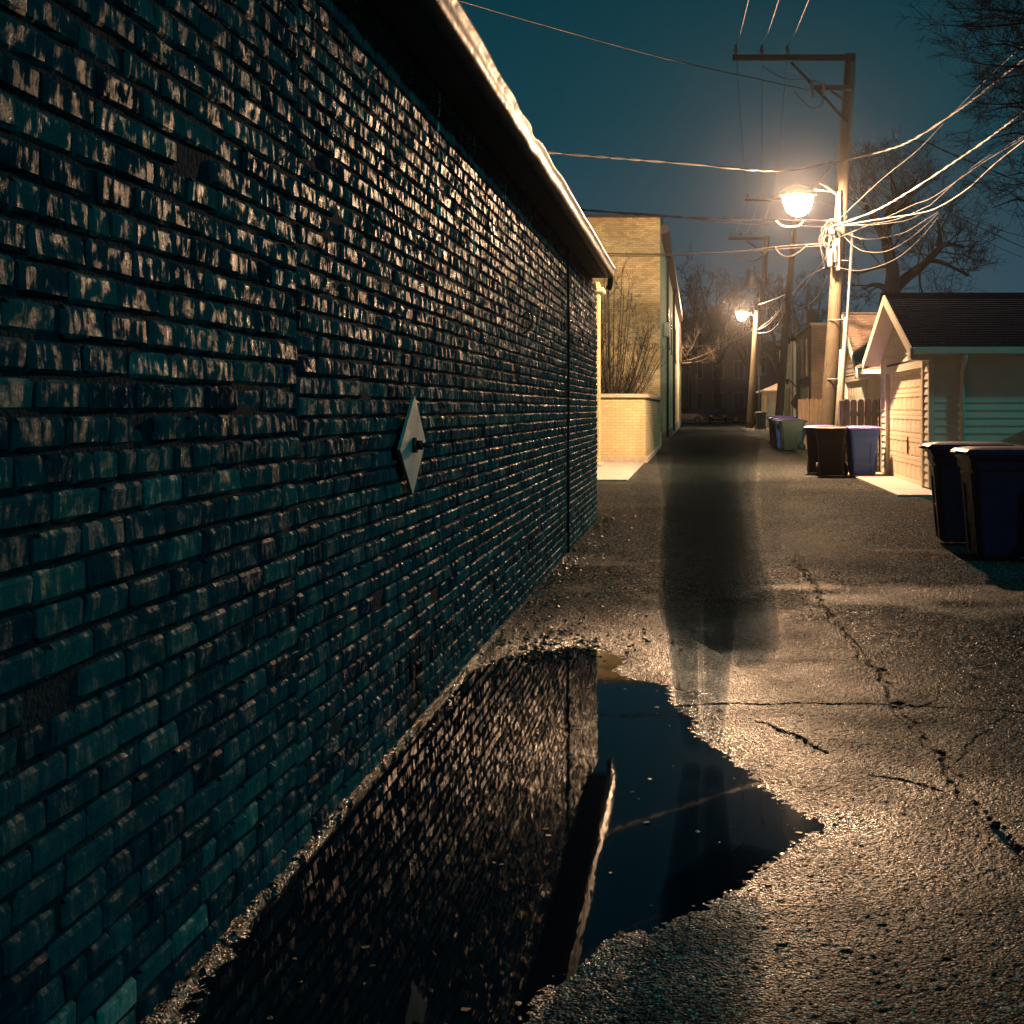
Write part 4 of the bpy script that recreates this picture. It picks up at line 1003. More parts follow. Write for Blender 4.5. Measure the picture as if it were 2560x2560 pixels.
# pole two: lit leaning pole with the far lamp
D2 = 95.0
b2 = P(1874, 1070, D2); b2.z = 0; t2 = P(1892, 775, D2)
p2, O2, at2 = pole('leaning wooden pole carrying the far street lamp, a dark bin beside it', b2, t2, .27, .17)
# pole three
D3 = 55.0
b3 = P(1942, 1105, D3); b3.z = 0; t3 = P(1992, 486, D3)
p3, O3, at3 = pole('pale leaning utility pole behind the first one, rising from behind the green bins', b3, t3, .17, .12)
z3 = P(0, 502, D3).z; x3 = P(1862, 0, D3).x
mb = MB(O3); mb.box(x3, at3(z3).x + .05, D3 - .24, D3 - .15, z3 - .05, z3 + .05, bev=.01); mb.build('crossarm', M['dark_wood'], p3)
INS3 = []
for px in (1868, 1903, 1935):
    p = (P(px, 0, D3).x, D3 - .2, z3 + .05); INS3.append(Vector(p) + Vector((0, 0, .17))); insul(p3, O3, p, 1.1)
mb = MB(O3); mb.box(at3(5.6).x - .28, at3(5.6).x - .12, D3 - .3, D3 - .1, 5.2, 5.7, bev=.02); mb.build('junction_box', M['metal_dark'], p3)
mb = MB(O3)
r = random.Random(14)
for k in range(14):
    z0 = 5.6 + r.uniform(-.3, .5); c0 = at3(z0) + Vector((0, -.15, 0)); c1 = at3(z0 - r.uniform(.2, 1.4)) + Vector((0, -.15, 0))
    mb.tube(catmull([c0, (c0 + c1) / 2 + Vector((r.uniform(-.6, .6), r.uniform(-.2, 0), r.uniform(-.2, .1))), c1], 6), .010, 5)
mb.build('cable_loops', M['cable_grey'], p3)
# pole four
D4 = 108.0
b4 = P(1882, 1068, D4); b4.z = 0; t4 = P(1917, 590, D4)
p4, O4, at4 = pole('far utility pole with one crossarm and a grey transformer can', b4, t4, .30, .22, M['dark_wood'])
z4 = P(0, 598, D4).z
mb = MB(O4); mb.box(P(1821, 0, D4).x, at4(z4).x + .1, D4 - .45, D4 - .3, z4 - .12, z4 + .12, bev=.02); mb.build('crossarm', M['dark_wood'], p4)
mb = MB(O4); q = P(1867, 604, D4); q.y -= .4; e = at4(P(0, 640, D4).z); e.y -= .35; mb.tube([q, e], .07, 6); mb.build('brace', M['dark_wood'], p4)
INS4 = []
for px in (1825, 1850, 1876):
    p = (P(px, 0, D4).x, D4 - .38, z4 + .12); INS4.append(Vector(p) + Vector((0, 0, .4))); insul(p4, O4, p, 2.2)
ct = P(1879, 700, D4)
mb = MB(O4); mb.cyl((ct.x, D4 - .3, ct.z - .65), (ct.x, D4 - .3, ct.z + .65), .40, n=20); mb.cyl((ct.x, D4 - .3, ct.z + .65), (ct.x, D4 - .3, ct.z + .72), .43, n=20)
for dx in (-.2, .2): mb.cyl((ct.x + dx, D4 - .3, ct.z + .72), (ct.x + dx, D4 - .3, ct.z + 1.05), .06, n=8)
mb.build('transformer', M['metal_grey'], p4)
# thin post with a box
pm = empty('meter_post', (P(1898, 0, 88).x, 88, 0), 'thin metal post topped by a small grey box, behind the lone far bin', 'post')
O = tuple(pm.location); x = O[0]
mb = MB(O); mb.cyl((x, 88, 0), (x, 88, 3.5), .05, n=8); mb.build('shaft', M['metal_grey'], pm)
mb = MB(O); mb.box(x - .1, x + .14, 87.9, 88.1, 3.5, 4.15, bev=.02); mb.build('cabinet', M['conduit'], pm)

# ------------------------------------------------------------------ street lamps
LAMPC = (1.0, .60, .33)
def lamp(label, head, attach, s, power):
    O = tuple(attach); root = empty('street_lamp', O, label, 'street lamp', 'lit street lamps on the poles')
    h = Vector(head); a = Vector(attach); d = (h - a)
    mb = MB(O); mb.tube(catmull([a, a + Vector((d.x * .45, d.y * .45, abs(d.z) * .2 + .10 * s)), h + Vector((.25 * s, 0, .13 * s)), h + Vector((0, 0, .12 * s))], 6), .028 * s, 8); mb.build('arm', M['metal_grey'], root)
    v = []; f = []; n = 16
    for z, rx, ry in ((.0, .32, .22), (.05, .32, .22), (.12, .22, .13), (.17, .08, .06)):
        for k in range(n):
            t = 2 * math.pi * k / n; v.append((h.x + rx * s * math.cos(t), h.y + ry * s * math.sin(t), h.z + (z + .02) * s))
    for j in range(3):
        for k in range(n): f.append((j * n + k, j * n + (k + 1) % n, (j + 1) * n + (k + 1) % n, (j + 1) * n + k))
    f.append([3 * n + k for k in range(n)]); f.append(list(range(n))[::-1])
    mb = MB(O); mb.add(v, f, True); mb.build('lamp_head', M['metal_grey'], root)
    v = []; f = []
    for z, k_ in ((0.015, 1.15), (-.12, 1.08), (-.24, .85), (-.31, .45), (-.33, .1)):
        for k in range(n):
            t = 2 * math.pi * k / n; v.append((h.x + .22 * k_ * s * math.cos(t), h.y + .18 * k_ * s * math.sin(t), h.z + z * s))
    for j in range(4):
        for k in range(n): f.append((j * n + k, j * n + (k + 1) % n, (j + 1) * n + (k + 1) % n, (j + 1) * n + k))
    f.append([4 * n + k for k in range(n)])
    mb = MB(O); mb.add(v, f, True); gl = mb.build('glass', M['lamp_glow'], root); gl.visible_shadow = True
    li = bpy.data.lights.new('lamp_light', 'POINT'); li.energy = power; li.color = LAMPC; li.shadow_soft_size = .06 * s
    lo = bpy.data.objects.new('lamp_light', li); COL.objects.link(lo); lo.parent = root; lo.location = Vector((h.x, h.y, h.z - .03 * s)) - a
    return root
    li = bpy.data.lights.new('lamp_spill', 'POINT'); li.energy = power * .10; li.color = LAMPC; li.shadow_soft_size = .10 * s
    lo = bpy.data.objects.new('lamp_spill', li); COL.objects.link(lo); lo.parent = root; lo.location = Vector((h.x, h.y, h.z - .27 * s)) - a
    return root
H1 = P(1995, 492, 28.6)
lamp('bright lit street lamp on the nearest tall pole', H1, at1(H1.z + .25) + Vector((-.12, -.1, 0)), 1.25, 11000)
H2 = P(1855, 783, 94.0)
lamp('farther, smaller lit street lamp on the leaning pole down the alley', H2, at2(H2.z - .1) + Vector((-.18, -.1, 0)), 1.5, 11000)

# ------------------------------------------------------------------ wires
def wire(label, pts, rad, m='cable_black', cat='cable', grp='overhead wires', twist=0, name='overhead_wire'):
    c = catmull(pts, 10); O = tuple(c[0]); mb = MB(O)
    mb.tube(c, rad, 6)
    if twist:
        for ph in (0, math.pi):
            q = []
            fine = catmull(c[::3] + [c[-1]], 12)
            for i, p in enumerate(fine):
                a = i * .32 + ph + math.sin(i * .11) * 1.5; q.append(p + Vector((0, math.cos(a), math.sin(a))) * rad * 1.25)
            mb.tube(q, rad * .75, 5)
    o = mb.build(name, M[m]); o.location = O
    tag(o, label, cat, grp); return o
def W(pts, d0, d1):
    n = len(pts); xs = [p[0] for p in pts]; s0, s1 = xs[0], xs[-1]
    return [P(px, py, d0 + (d1 - d0) * (px - s0) / (s1 - s0)) for px, py in pts]
# primary lines between the crossarms
for k, (i1, i3, i4) in enumerate(zip(INS, INS3, INS4)):
    nm = ('left', 'middle', 'right')[k]
    mid = (i1 + i3) / 2 + Vector((0, 0, -.35))
    wire('thin line running away from the %s insulator of the nearest pole to the pole behind' % nm, [i1, mid, i3], .007)
    mid = (i3 + i4) / 2 + Vector((0, 0, -.7)); wire('thin line from the pale leaning pole to the %s insulator of the transformer pole' % nm, [i3, mid, i4], .012)
    up = P((1885, 1965, 2045)[k], -60, 14) ; up2 = Vector((i1.x * .5 + up.x * .5, (i1.y + up.y) / 2, (i1.z + up.z) / 2 - .05))
    wire('thin line rising overhead from the %s insulator of the nearest pole' % nm, [i1, up2, up], .007)
wire('thin wire sloping down from the top to the short crossarm', W([(1080, -18), (1350, 60), (1680, 150), (2030, 227)], 15, 29.8), .012)
wire('curly jumper wire hanging under the short crossarm', W([(1985, 228), (2005, 250), (2030, 270), (2055, 262), (2056, 235)], 29.8, 29.7), .012)
wire('jumper wire looping from the long brace over the short crossarm', W([(1905, 165), (1960, 196), (2010, 198), (2045, 205), (2056, 220)], 29.7, 29.7), .010)
wire('thick cable from behind the near gutter to the bright lamp', W([(1300, 376), (1450, 388), (1700, 408), (1945, 427), (2085, 405)], 18, 29.7), .012, twist=1)
wire('twisted cable strung above the yellow building towards the nearest pole', W([(1430, 522), (1560, 533), (1740, 545), (1900, 549), (2078, 552)], 34, 29.8), .016, twist=1)
wire('lower cable of the pair above the yellow building', W([(1440, 526), (1640, 536), (1800, 556), (1935, 562), (2078, 568)], 34, 29.8), .013)
wire('upper cable crossing in front of the yellow building', W([(1440, 630), (1520, 634), (1700, 635), (1840, 629), (1940, 617), (2068, 608)], 36, 29.8), .017, 'cable_grey')
wire('lower cable crossing in front of the yellow building', W([(1440, 636), (1560, 640), (1720, 638), (1830, 630), (1960, 622), (2072, 612)], 36, 29.8), .012, 'cable_grey')
wire('bright slack cable looping down left of the pale leaning pole', W([(1828, 631), (1850, 643), (1878, 652), (1900, 645), (1925, 622), (1940, 618)], 34, 31), .022, 'cable_grey')
wire('bright slack cable looping under the bright lamp', W([(1940, 622), (1955, 638), (1975, 641), (1995, 632), (2020, 612)], 31, 30), .017, 'cable_grey')
wire('insulated splice bar hanging just under the bright lamp', W([(1940, 552), (1955, 564), (1975, 567), (1998, 564), (2008, 552)], 29.6, 29.6), .022, 'cable_grey')
# service drops to the right
RW = [([(2050, 447), (2095, 405), (2180, 385), (2273, 354), (2387, 282), (2455, 232), (2560, 148), (2700, 40)], .026, 'cable_grey', 1, 'thick twisted service cable, topmost of those fanning out right of the nearest pole', 29.5, 19),
      ([(2285, 353), (2320, 358), (2357, 375), (2440, 410), (2560, 459), (2720, 520)], .020, 'cable_black', 1, 'cable branching down to the right off the topmost twisted service cable', 26, 34),
      ([(2098, 548), (2200, 452), (2293, 376), (2384, 282), (2480, 185), (2620, 60)], .011, 'cable_grey', 0, 'thin straight wire climbing steeply right, crossing the topmost twisted cable', 29.6, 20),
      ([(2078, 567), (2186, 528), (2286, 471), (2404, 393), (2480, 340), (2560, 279), (2700, 170)], .026, 'cable_grey', 1, 'second twisted service cable below the topmost, running up right', 29.6, 19),
      ([(2085, 567), (2186, 550), (2303, 532), (2354, 514), (2421, 471), (2488, 410), (2560, 353), (2700, 250)], .030, 'cable_grey', 0, 'thickest and brightest bare service cable, curving up to the right edge', 29.6, 18),
      ([(2111, 565), (2226, 552), (2310, 520), (2340, 500), (2438, 413), (2560, 339), (2700, 245)], .011, 'cable_grey', 0, 'thin cable tracking just above the brightest service cable', 29.6, 20),
      ([(2101, 592), (2206, 548), (2286, 511), (2337, 490), (2460, 405), (2560, 345), (2700, 250)], .013, 'cable_grey', 0, 'slim cable starting low on the nearest pole and crossing the bright service cable', 29.6, 21),
      ([(2118, 585), (2169, 598), (2253, 584), (2310, 552), (2347, 528)], .014, 'cable_grey', 0, 'shallowest of the three slack loops hanging right of the nearest pole', 29.6, 28),
      ([(2111, 592), (2135, 615), (2165, 629), (2219, 627), (2286, 588), (2350, 528)], .014, 'cable_grey', 0, 'middle of the three slack loops hanging right of the nearest pole', 29.6, 28),
      ([(2085, 666), (2152, 676), (2236, 649), (2300, 597), (2347, 541)], .014, 'cable_grey', 0, 'lowest and deepest of the slack loops right of the nearest pole', 29.6, 28),
      ([(2110, 562), (2180, 562), (2260, 552), (2303, 535)], .012, 'cable_grey', 0, 'short cable lying close under the brightest service cable', 29.6, 28.3),
      ([(2364, 514), (2420, 545), (2500, 575), (2560, 592), (2700, 630)], .013, 'cable_black', 0, 'upper of the three dark cables dropping away to the right edge', 28, 36),
      ([(2358, 522), (2430, 560), (2500, 592), (2560, 619), (2700, 680)], .018, 'cable_black', 0, 'middle of the three dark cables dropping away to the right edge', 28, 36),
      ([(2344, 545), (2420, 580), (2500, 620), (2560, 645), (2700, 700)], .011, 'cable_black', 0, 'lowest of the three dark cables dropping away to the right edge', 28, 36),
      ([(2230, 655), (2330, 690), (2420, 715), (2500, 740), (2640, 775)], .012, 'cable_black', 0, 'thin dark cable sagging across the bare tree above the cream garage roof', 42, 52)]
for pts, rad, m, tw, lab, d0, d1 in RW: wire(lab, W(pts, d0, d1), rad * .5, m, twist=tw)
# down the alley on the right
AW = [([(2068, 640), (2030, 690), (1990, 740), (1972, 750)], 29.7, 54.5, .012, 'wire dropping from the nearest pole to the pale leaning pole, upper one'),
      ([(2068, 690), (2040, 745), (2005, 768), (1972, 765)], 29.7, 54.5, .012, 'wire sagging low between the nearest pole and the pale leaning pole'),
      ([(2060, 670), (2010, 700), (1960, 760), (1925, 800), (1895, 822)], 29.7, 94, .016, 'long cable from the nearest pole down to the far lamp pole'),
      ([(1968, 750), (1940, 790), (1915, 815), (1892, 825)], 54.5, 94.5, .022, 'bright cable swooping from the pale leaning pole to the far lamp pole'),
      ([(1965, 765), (1945, 810), (1920, 830), (1893, 832)], 54.5, 94.5, .018, 'lower cable swooping from the pale leaning pole to the far lamp pole'),
      ([(1966, 735), (1930, 750), (1895, 762)], 54.5, 94.5, .022, 'short bright cable just above the far lamp'),
      ([(1888, 818), (1850, 845), (1800, 862), (1745, 866)], 94.5, 112, .028, 'cable sagging left from the far lamp pole to the bare branches')]
for pts, d0, d1, rad, lab in AW: wire(lab, W(pts, d0, d1), rad, 'cable_grey')

# ------------------------------------------------------------------ trees
def grow(mb, p, d, L, r, lev, rr, k):
    """one branch and everything it carries"""
    n = 4 if lev > 1 else 3; pts = [p.copy()]; rad = [r]; cur = p.copy(); dd = d.copy()
    for i in range(n):
        dd = (dd + Vector((rr.uniform(-1, 1), rr.uniform(-1, 1), rr.uniform(-1, 1))) * k['wob'] + Vector((0, 0, k['up']))).normalized()
        cur = cur + dd * (L / n); pts.append(cur.copy()); rad.append(r * (1 - .55 * (i + 1) / n))
    mb.tube(pts, rad, 3 if r < .03 else 6, cap=False)
    if lev <= 0: return
    for i in range(k['kids']):
        t = rr.uniform(.25, 1); j = min(n - 1, int(t * n)); q = pts[j].lerp(pts[j + 1], t * n - j)
        axis = Vector((rr.uniform(-1, 1), rr.uniform(-1, 1), rr.uniform(-.6, 1))).normalized()
        nd = (dd * (1 - k['ang']) + axis * k['ang']).normalized()
        grow(mb, q, nd, L * rr.uniform(.55, .8), max(k['rmin'], r * rr.uniform(.42, .6)), lev - 1, rr, k)
def tree(label, base, trunk_pts, trunk_r, limbs, seed, lev=3, kids=5, ang=.55, wob=.22, up=.05, rmin=.008, twl=1.6, mt='bark', name='bare_tree', dens=1.6, cat='tree', group=None):
    O = tuple(base); root = empty(name, O, label, cat, group); rr = random.Random(seed)
    mb = MB(O); tp = catmull([Vector(p) for p in trunk_pts], 6); n = len(tp)
    mb.tube(tp, [trunk_r[0] + (trunk_r[1] - trunk_r[0]) * i / (n - 1) for i in range(n)], 12); mb.build('trunk', M[mt], root)
    mb = MB(O); k = dict(kids=kids, ang=ang, wob=wob, up=up, rmin=rmin)
    for pts, r0, r1 in limbs:
        c = catmull([Vector(p) for p in pts], 6); n = len(c)
        mb.tube(c, [r0 + (r1 - r0) * i / (n - 1) for i in range(n)], 8, cap=False)
        tot = sum((c[i + 1] - c[i]).length for i in range(n - 1)); cnt = max(3, int(tot * dens))
        for i in range(cnt):
            t = .22 + .78 * (i + rr.random()) / cnt; j = min(n - 2, int(t * (n - 1))); q = c[j].lerp(c[j + 1], min(1, t * (n - 1) - j))
            dr = (c[j + 1] - c[j]).normalized(); ax = Vector((rr.uniform(-1, 1), rr.uniform(-1, 1), rr.uniform(-.4, 1))).normalized()
            grow(mb, q, (dr * .5 + ax * .7).normalized(), twl * rr.uniform(.6, 1.1) * (1.15 - .5 * t), max(rmin, min(twl * .022, (r0 + (r1 - r0) * t) * .4)), lev - 1, rr, k)
    mb.build('crown', M[mt], root); return root
def Wz(pts, d, seed=0):
    r = random.Random(seed); return [P(px, py, d + (r.uniform(-1, 1) * .5 if i else 0)) for i, (px, py) in enumerate(pts)]
# behind the garages
D = 46
bs = P(2222, 1100, D); bs.z = -.05
tr = [bs, P(2218, 900, D), P(2219, 780, D), P(2224, 735, D)]
limbs = [(Wz([(2224, 735), (2232, 680), (2216, 600), (2222, 540), (2236, 490), (2222, 430)], D, 1), .28, .05),
         (Wz([(2230, 728), (2265, 695), (2305, 665), (2338, 633), (2365, 610), (2410, 618)], D, 2), .22, .04),
         (Wz([(2222, 738), (2208, 718), (2180, 712), (2160, 722)], D, 3), .13, .04), (Wz([(2230, 662), (2190, 668), (2150, 682), (2118, 680)], D, 4), .09, .03),
         (Wz([(2217, 610), (2190, 560), (2160, 500), (2150, 450)], D, 5), .14, .03), (Wz([(2226, 550), (2270, 500), (2295, 440)], D, 6), .12, .03),
         (Wz([(2320, 650), (2350, 655), (2385, 670), (2420, 690)], D, 7), .09, .03), (Wz([(2345, 625), (2350, 580), (2340, 545)], D, 8), .10, .03),
         (Wz([(2228, 500), (2190, 460), (2180, 430)], D, 9), .07, .02), (Wz([(2300, 670), (2300, 710), (2310, 740)], D, 19), .05, .02)]
tree('large bare tree with a forked crown rising behind the cream garage', bs, tr, (.36, .30), limbs, 3, lev=4, kids=4, twl=1.45, rmin=.0075, ang=.55, dens=3.0, up=.03, wob=.3)
# bare trees over the far street
def std_tree(label, x, y, h, seed, tr_=.28, spread=.42, rm=.02, lim=9, dens=1.0, lev=3, kids=4, group=None, mt='bark', fork=.35):
    rr = random.Random(seed); b = Vector((x, y, -.05)); f = Vector((x + rr.uniform(-.3, .3), y, h * fork))
    limbs = []
    for i in range(lim):
        a = 2 * math.pi * i / lim + rr.uniform(-.3, .3); s = h * spread * rr.uniform(.5, 1.0); top = h * rr.uniform(.75, 1.0)
        p1_ = f + Vector((math.cos(a) * s * .3, math.sin(a) * s * .3, (top - f.z) * .35)); p2_ = f + Vector((math.cos(a) * s * .7, math.sin(a) * s * .7, (top - f.z) * .7)); p3_ = f + Vector((math.cos(a) * s, math.sin(a) * s, top - f.z))
        limbs.append(([f, p1_, p2_, p3_], tr_ * .55, rm))
    return tree(label, b, [b, (b + f) / 2, f], (tr_, tr_ * .8), limbs, seed + 50, lev=lev, kids=kids, twl=h * .13, rmin=rm, dens=dens, group=group, mt=mt)
std_tree('bare tree in front of the dark apartment house, leftmost of the far street trees', P(1722, 0, 138).x, 138, 16.0, 11, rm=.028, group='bare trees along the far street')
std_tree('bare tree in front of the dark apartment house, behind the far lamp', P(1795, 0, 140).x, 140, 16.8, 12, rm=.028, group='bare trees along the far street')
std_tree('bare tree right of the far transformer pole', P(1880, 0, 143).x, 143, 14.5, 13, rm=.028, group='bare trees along the far street')
std_tree('bare tree beyond the brown brick building chimney', P(2010, 0, 100).x, 100, 11.0, 15, rm=.022, group='bare trees behind the coach houses')
std_tree('smaller bare tree left of the brown brick building', P(1955, 0, 112).x, 112, 10.5, 16, rm=.022, group='bare trees behind the coach houses')
# vase shaped bare shrub by the yellow wall
D = 40.5; b = P(1530, 990, D); base = Vector((b.x, D, 0)); rr = random.Random(21); limbs = []
for i in range(26):
    tx = rr.uniform(-.75, 1.5); ty = rr.uniform(-.9, .9); h = 5.9 - abs(tx - .15) * 1.9 - rr.random() * .9
    m1 = base + Vector((tx * .18, ty * .2, 1.1)); m2 = base + Vector((tx * .62, ty * .6, 1.1 + (h - 1.1) * .45)); e = base + Vector((tx * (1.0 if tx > 0 else .9), ty, h))
    limbs.append(([base + Vector((rr.uniform(-.1, .1), rr.uniform(-.1, .1), .1)), m1, m2, e], .035, .008))
tree('vase shaped bare shrub against the yellow brick building, behind the low wall', base, [base, base + Vector((0, 0, .3))], (.16, .12), limbs, 22, lev=2, kids=5, twl=.75, rmin=.006, dens=3.2, up=.12, ang=.42, name='bare_shrub', cat='shrub', mt='bark_light')
# lit low branches beyond the yellow building
D = 97; b = Vector((P(1690, 0, D).x - 1.0, 97, 0))
limbs = [(Wz([(1700, 905), (1730, 898), (1765, 885), (1800, 870)], D, 1), .06, .015), (Wz([(1698, 908), (1740, 905), (1775, 893), (1790, 896)], D, 2), .06, .015), (Wz([(1700, 900), (1720, 880), (1735, 860), (1738, 850)], D, 3), .05, .015), (Wz([(1702, 860), (1715, 855), (1725, 870)], D, 4), .04, .015)]
tree('bare tree with lamplit low branches reaching out beyond the yellow building', b, [b, b + Vector((.3, 0, 1.8)), P(1696, 915, D), P(1700, 880, D), P(1697, 790, D)], (.2, .1), limbs, 31, lev=2, kids=5, twl=1.3, rmin=.016, dens=1.8, mt='bark_light')
# overhanging crown at the top right, its trunk outside the frame
D = 15.5; base = Vector((7.4, 15.2, -.05)); limbs = []; fk = Vector((7.2, 15.3, 4.4)); rr = random.Random(41)
for i, (y0, x1, y1) in enumerate(((-60, 2330, -20), (10, 2380, 20), (40, 2345, 62), (80, 2420, 120), (120, 2400, 150), (160, 2450, 200), (200, 2430, 255), (240, 2440, 290), (290, 2500, 330), (330, 2470, 350), (400, 2520, 440), (420, 2480, 520), (-100, 2400, -90), (60, 2480, 40), (140, 2500, 90), (215, 2510, 170))):
    st = P(2760 + rr.uniform(-20, 60), y0 - 30 + rr.uniform(-40, 20), D + rr.uniform(-.8, .8))
    md = P(2600, (y0 + y1) / 2 + rr.uniform(-10, 25), D + rr.uniform(-.5, .5)); e = P(x1, y1, D + rr.uniform(-.6, .6))
    limbs.append(([fk, fk.lerp(st, .6) + Vector((0, 0, .3)), st, md, md.lerp(e, .5) + Vector((0, 0, rr.uniform(-.06, .08))), e], .035, .003))
tree('overhanging bare tree whose fine drooping branches enter at the top right', base, [base, Vector((7.3, 15.2, 2.2)), fk], (.3, .2), limbs, 42, lev=3, kids=5, twl=.62, rmin=.0028, dens=3.2, ang=.42, wob=.3, up=-.03)

# ------------------------------------------------------------------ the ghostly walker (long exposure: the body is see-through)
def person():
    base = Vector((.04, 5.32, 0)); root = empty('person', tuple(base), 'faint see-through figure in a long coat walking at the edge of the puddle', 'person')
    def vol(name, dens, z0, z1, d1):
        m = bpy.data.materials.new(name); m.use_nodes = True; nt = m.node_tree; L = nt.links.new
        nt.nodes.remove(nt.nodes['Principled BSDF']); out = nt.nodes['Material Output']
        ab = N(nt, 'ShaderNodeVolumeAbsorption'); ab.inputs['Color'].default_value = (.0, .14, .24, 1)
        tc = N(nt, 'ShaderNodeTexCoord'); sp = N(nt, 'ShaderNodeSeparateXYZ'); L(tc.outputs['Object'], sp.inputs[0])
        mr = N(nt, 'ShaderNodeMapRange'); mr.inputs[1].default_value = z0; mr.inputs[2].default_value = z1; mr.inputs[3].default_value = dens; mr.inputs[4].default_value = d1; mr.interpolation_type = 'SMOOTHSTEP'
        L(sp.outputs[2], mr.inputs[0]); m2 = N(nt, 'ShaderNodeMapRange'); m2.inputs[1].default_value = .02; m2.inputs[2].default_value = .22; m2.inputs[3].default_value = .22; m2.inputs[4].default_value = 1
        L(sp.outputs[2], m2.inputs[0]); mm = N(nt, 'ShaderNodeMath', operation='MULTIPLY'); L(mr.outputs[0], mm.inputs[0]); L(m2.outputs[0], mm.inputs[1]); L(mm.outputs[0], ab.inputs['Density']); L(ab.outputs[0], out.inputs['Volume']); return m
    mbody = vol('faded_figure', 10, .42, .66, 2.2); mcoat = vol('faded_coat', 7.5, .95, 1.5, 1.2)
    me = bpy.data.meshes.new('body')
    J = dict(pel=(-.02, 0, .93), ch=(.0, .01, 1.28), nk=(.0, .0, 1.50), hb=(0, -.01, 1.60), ht=(0, 0, 1.74),
             lh=(-.10, 0, .90), lk=(-.09, -.05, .50), la=(-.055, .06, .09), lt=(-.06, -.10, .035), rh=(.08, 0, .90), rk=(.035, -.02, .50), ra=(.02, .02, .09), rt=(.025, -.15, .035),
             ls=(-.19, .01, 1.42), le=(-.24, .03, 1.10), lw=(-.215, -.06, .84), lf=(-.19, -.09, .72), rs=(.19, .01, 1.42), re=(.26, .03, 1.10), rw=(.255, -.02, .84), rf=(.25, -.04, .72))
    E = [('pel', 'ch'), ('ch', 'nk'), ('nk', 'hb'), ('hb', 'ht'), ('pel', 'lh'), ('lh', 'lk'), ('lk', 'la'), ('la', 'lt'), ('pel', 'rh'), ('rh', 'rk'), ('rk', 'ra'), ('ra', 'rt'),
         ('ch', 'ls'), ('ls', 'le'), ('le', 'lw'), ('lw', 'lf'), ('ch', 'rs'), ('rs', 're'), ('re', 'rw'), ('rw', 'rf')]
    rad = dict(pel=.14, ch=.15, nk=.06, hb=.085, ht=.08, lh=.10, lk=.08, la=.055, lt=.035, rh=.10, rk=.08, ra=.055, rt=.035, ls=.075, le=.065, lw=.045, lf=.04, rs=.075, re=.065, rw=.045, rf=.04)
    keys = list(J); me.from_pydata([J[k] for k in keys], [(keys.index(a), keys.index(b)) for a, b in E], []); me.materials.append(mbody)
    o = link('body', me, root); sk = o.modifiers.new('skin', 'SKIN'); sv = me.skin_vertices[0].data
    for i, k in enumerate(keys): sv[i].radius = (rad[k], rad[k]); sv[i].use_root = (k == 'pel')
    ss = o.modifiers.new('sub', 'SUBSURF'); ss.levels = 2; ss.render_levels = 2
    # coat: closed loft from the shoulders to below the knee
    v = []; f = []; n = 28
    secs = [(1.50, 0, .07, .07), (1.46, 0, .16, .10), (1.38, 0, .24, .13), (1.15, 0, .20, .13), (.98, .0, .175, .125), (.80, .01, .20, .145), (.62, .03, .225, .16), (.50, .045, .235, .16), (.43, .05, .215, .14), (.40, .03, .12, .10)]
    for z, cx, rx, ry in secs:
        for k in range(n):
            t = 2 * math.pi * k / n; w = 1 + .07 * math.sin(5 * t + z) * (1 if z < 1 else 0); v.append((cx + rx * w * math.cos(t), ry * w * math.sin(t), z + ((.05 * math.cos(t) * -1 + .025 * math.sin(3 * t)) if z < .52 else 0)))
    for j in range(len(secs) - 1):
        for k in range(n): f.append((j * n + k, j * n + (k + 1) % n, (j + 1) * n + (k + 1) % n, (j + 1) * n + k))
    f.append(list(range(n))[::-1]); f.append([(len(secs) - 1) * n + k for k in range(n)])
    mb = MB(); mb.add(v, f, True); mb.build('coat', mcoat, root)
person()

# ------------------------------------------------------------------ thin haze added to give the lamps a halo
hz = bpy.data.materials.new('halo_haze'); hz.use_nodes = True; nt = hz.node_tree; nt.nodes.remove(nt.nodes['Principled BSDF'])
pv = N(nt, 'ShaderNodeVolumePrincipled'); pv.inputs['Color'].default_value = (.9, .92, 1, 1); pv.inputs['Density'].default_value = .00018; pv.inputs['Anisotropy'].default_value = .93
nt.links.new(pv.outputs[0], nt.nodes['Material Output'].inputs['Volume'])
mb = MB(); mb.box(-70, 80, -16, 190, -1.5, 26); tag(mb.build('haze', hz), kind='stuff')

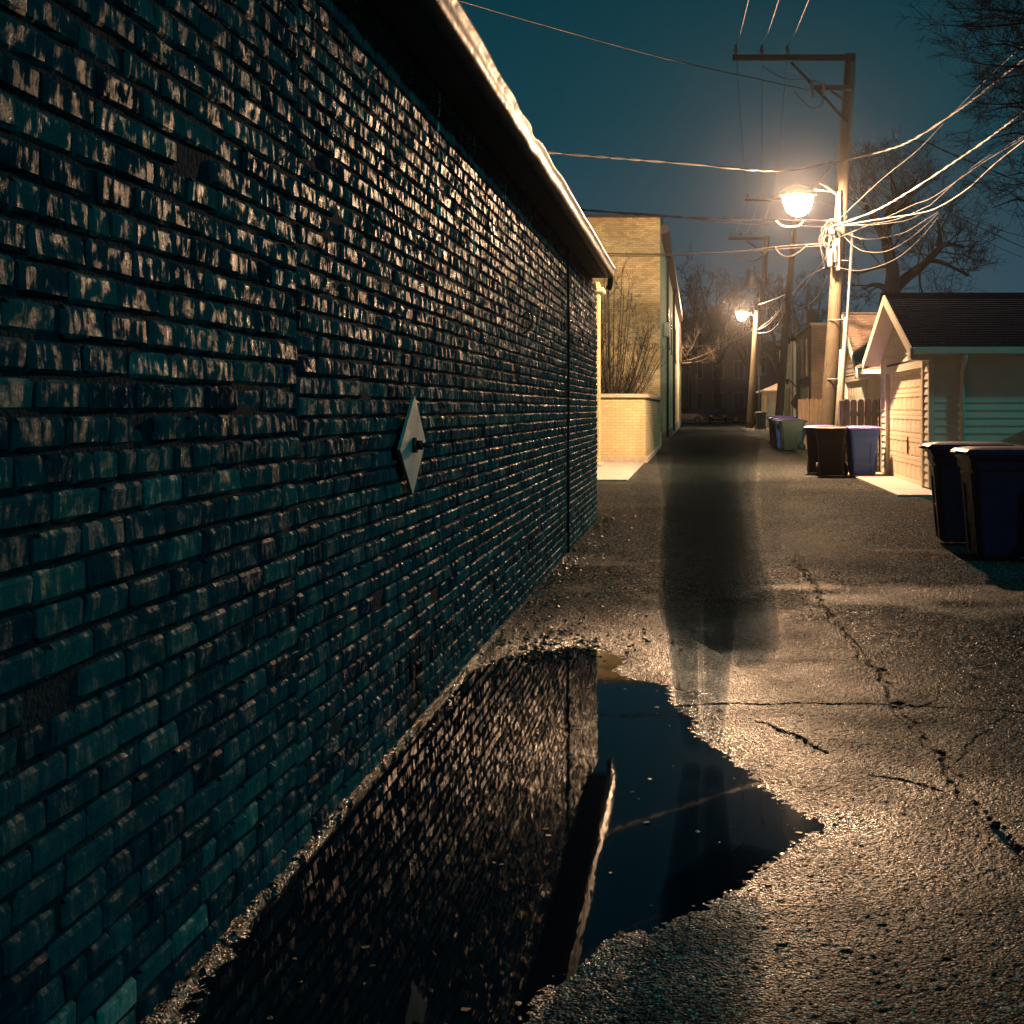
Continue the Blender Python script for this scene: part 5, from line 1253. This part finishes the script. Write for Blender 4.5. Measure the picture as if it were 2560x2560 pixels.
# ------------------------------------------------------------------ world, teal fill, camera
w = bpy.data.worlds.new('World'); scene.world = w; w.use_nodes = True; nt = w.node_tree; L = nt.links.new
bg_ = nt.nodes['Background']; tc = N(nt, 'ShaderNodeTexCoord'); sp = N(nt, 'ShaderNodeSeparateXYZ'); L(tc.outputs['Generated'], sp.inputs[0])
rp = N(nt, 'ShaderNodeValToRGB'); e = rp.color_ramp.elements
e[0].position = 0; e[0].color = (.044, .076, .104, 1); e[1].position = .6; e[1].color = (.0006, .016, .040, 1)
k = e.new(.12); k.color = (.022, .062, .086, 1); k = e.new(.2); k.color = (.006, .047, .066, 1); k = e.new(.32); k.color = (.0012, .034, .050, 1)
nz = N(nt, 'ShaderNodeTexNoise'); nz.inputs['Scale'].default_value = 2.2; nz.inputs['Detail'].default_value = 3; L(tc.outputs['Generated'], nz.inputs['Vector'])
ma = N(nt, 'ShaderNodeMath', operation='MULTIPLY_ADD'); ma.inputs[1].default_value = .06; L(nz.outputs[0], ma.inputs[0]); L(sp.outputs[2], ma.inputs[2])
sb_ = N(nt, 'ShaderNodeMath', operation='SUBTRACT'); sb_.inputs[1].default_value = .03; L(ma.outputs[0], sb_.inputs[0])
L(sb_.outputs[0], rp.inputs[0]); L(rp.outputs[0], bg_.inputs['Color']); bg_.inputs['Strength'].default_value = 1.0
sl = bpy.data.lights.new('teal_fill', 'SUN'); sl.energy = 1.0; sl.color = (.06, .66, .68); sl.angle = R(4)  # sun added in place of the unseen lamp behind the camera
so = bpy.data.objects.new('teal_fill', sl); COL.objects.link(so)
so.rotation_euler = Vector((-.76, .30, -.56)).to_track_quat('-Z', 'Y').to_euler()
cam = bpy.data.cameras.new('camera'); cam.sensor_width = 36; cam.lens = 36 * F / 2560; cam.shift_x = -(VX - 1280) / 2560; cam.shift_y = -(1280 - VY) / 2560
cam.clip_end = 4000; cam.clip_start = .05
co = bpy.data.objects.new('camera', cam); COL.objects.link(co); co.location = (0, 0, CH); co.rotation_euler = (R(90), 0, 0); scene.camera = co
scene.render.engine = 'CYCLES'; scene.view_settings.view_transform = 'Standard'; scene.view_settings.look = 'None'
scene.view_settings.exposure = 0; scene.view_settings.gamma = 1
scene.cycles.volume_bounces = 0; scene.cycles.transparent_max_bounces = 16
scene.render.resolution_x = 1024; scene.render.resolution_y = 1024
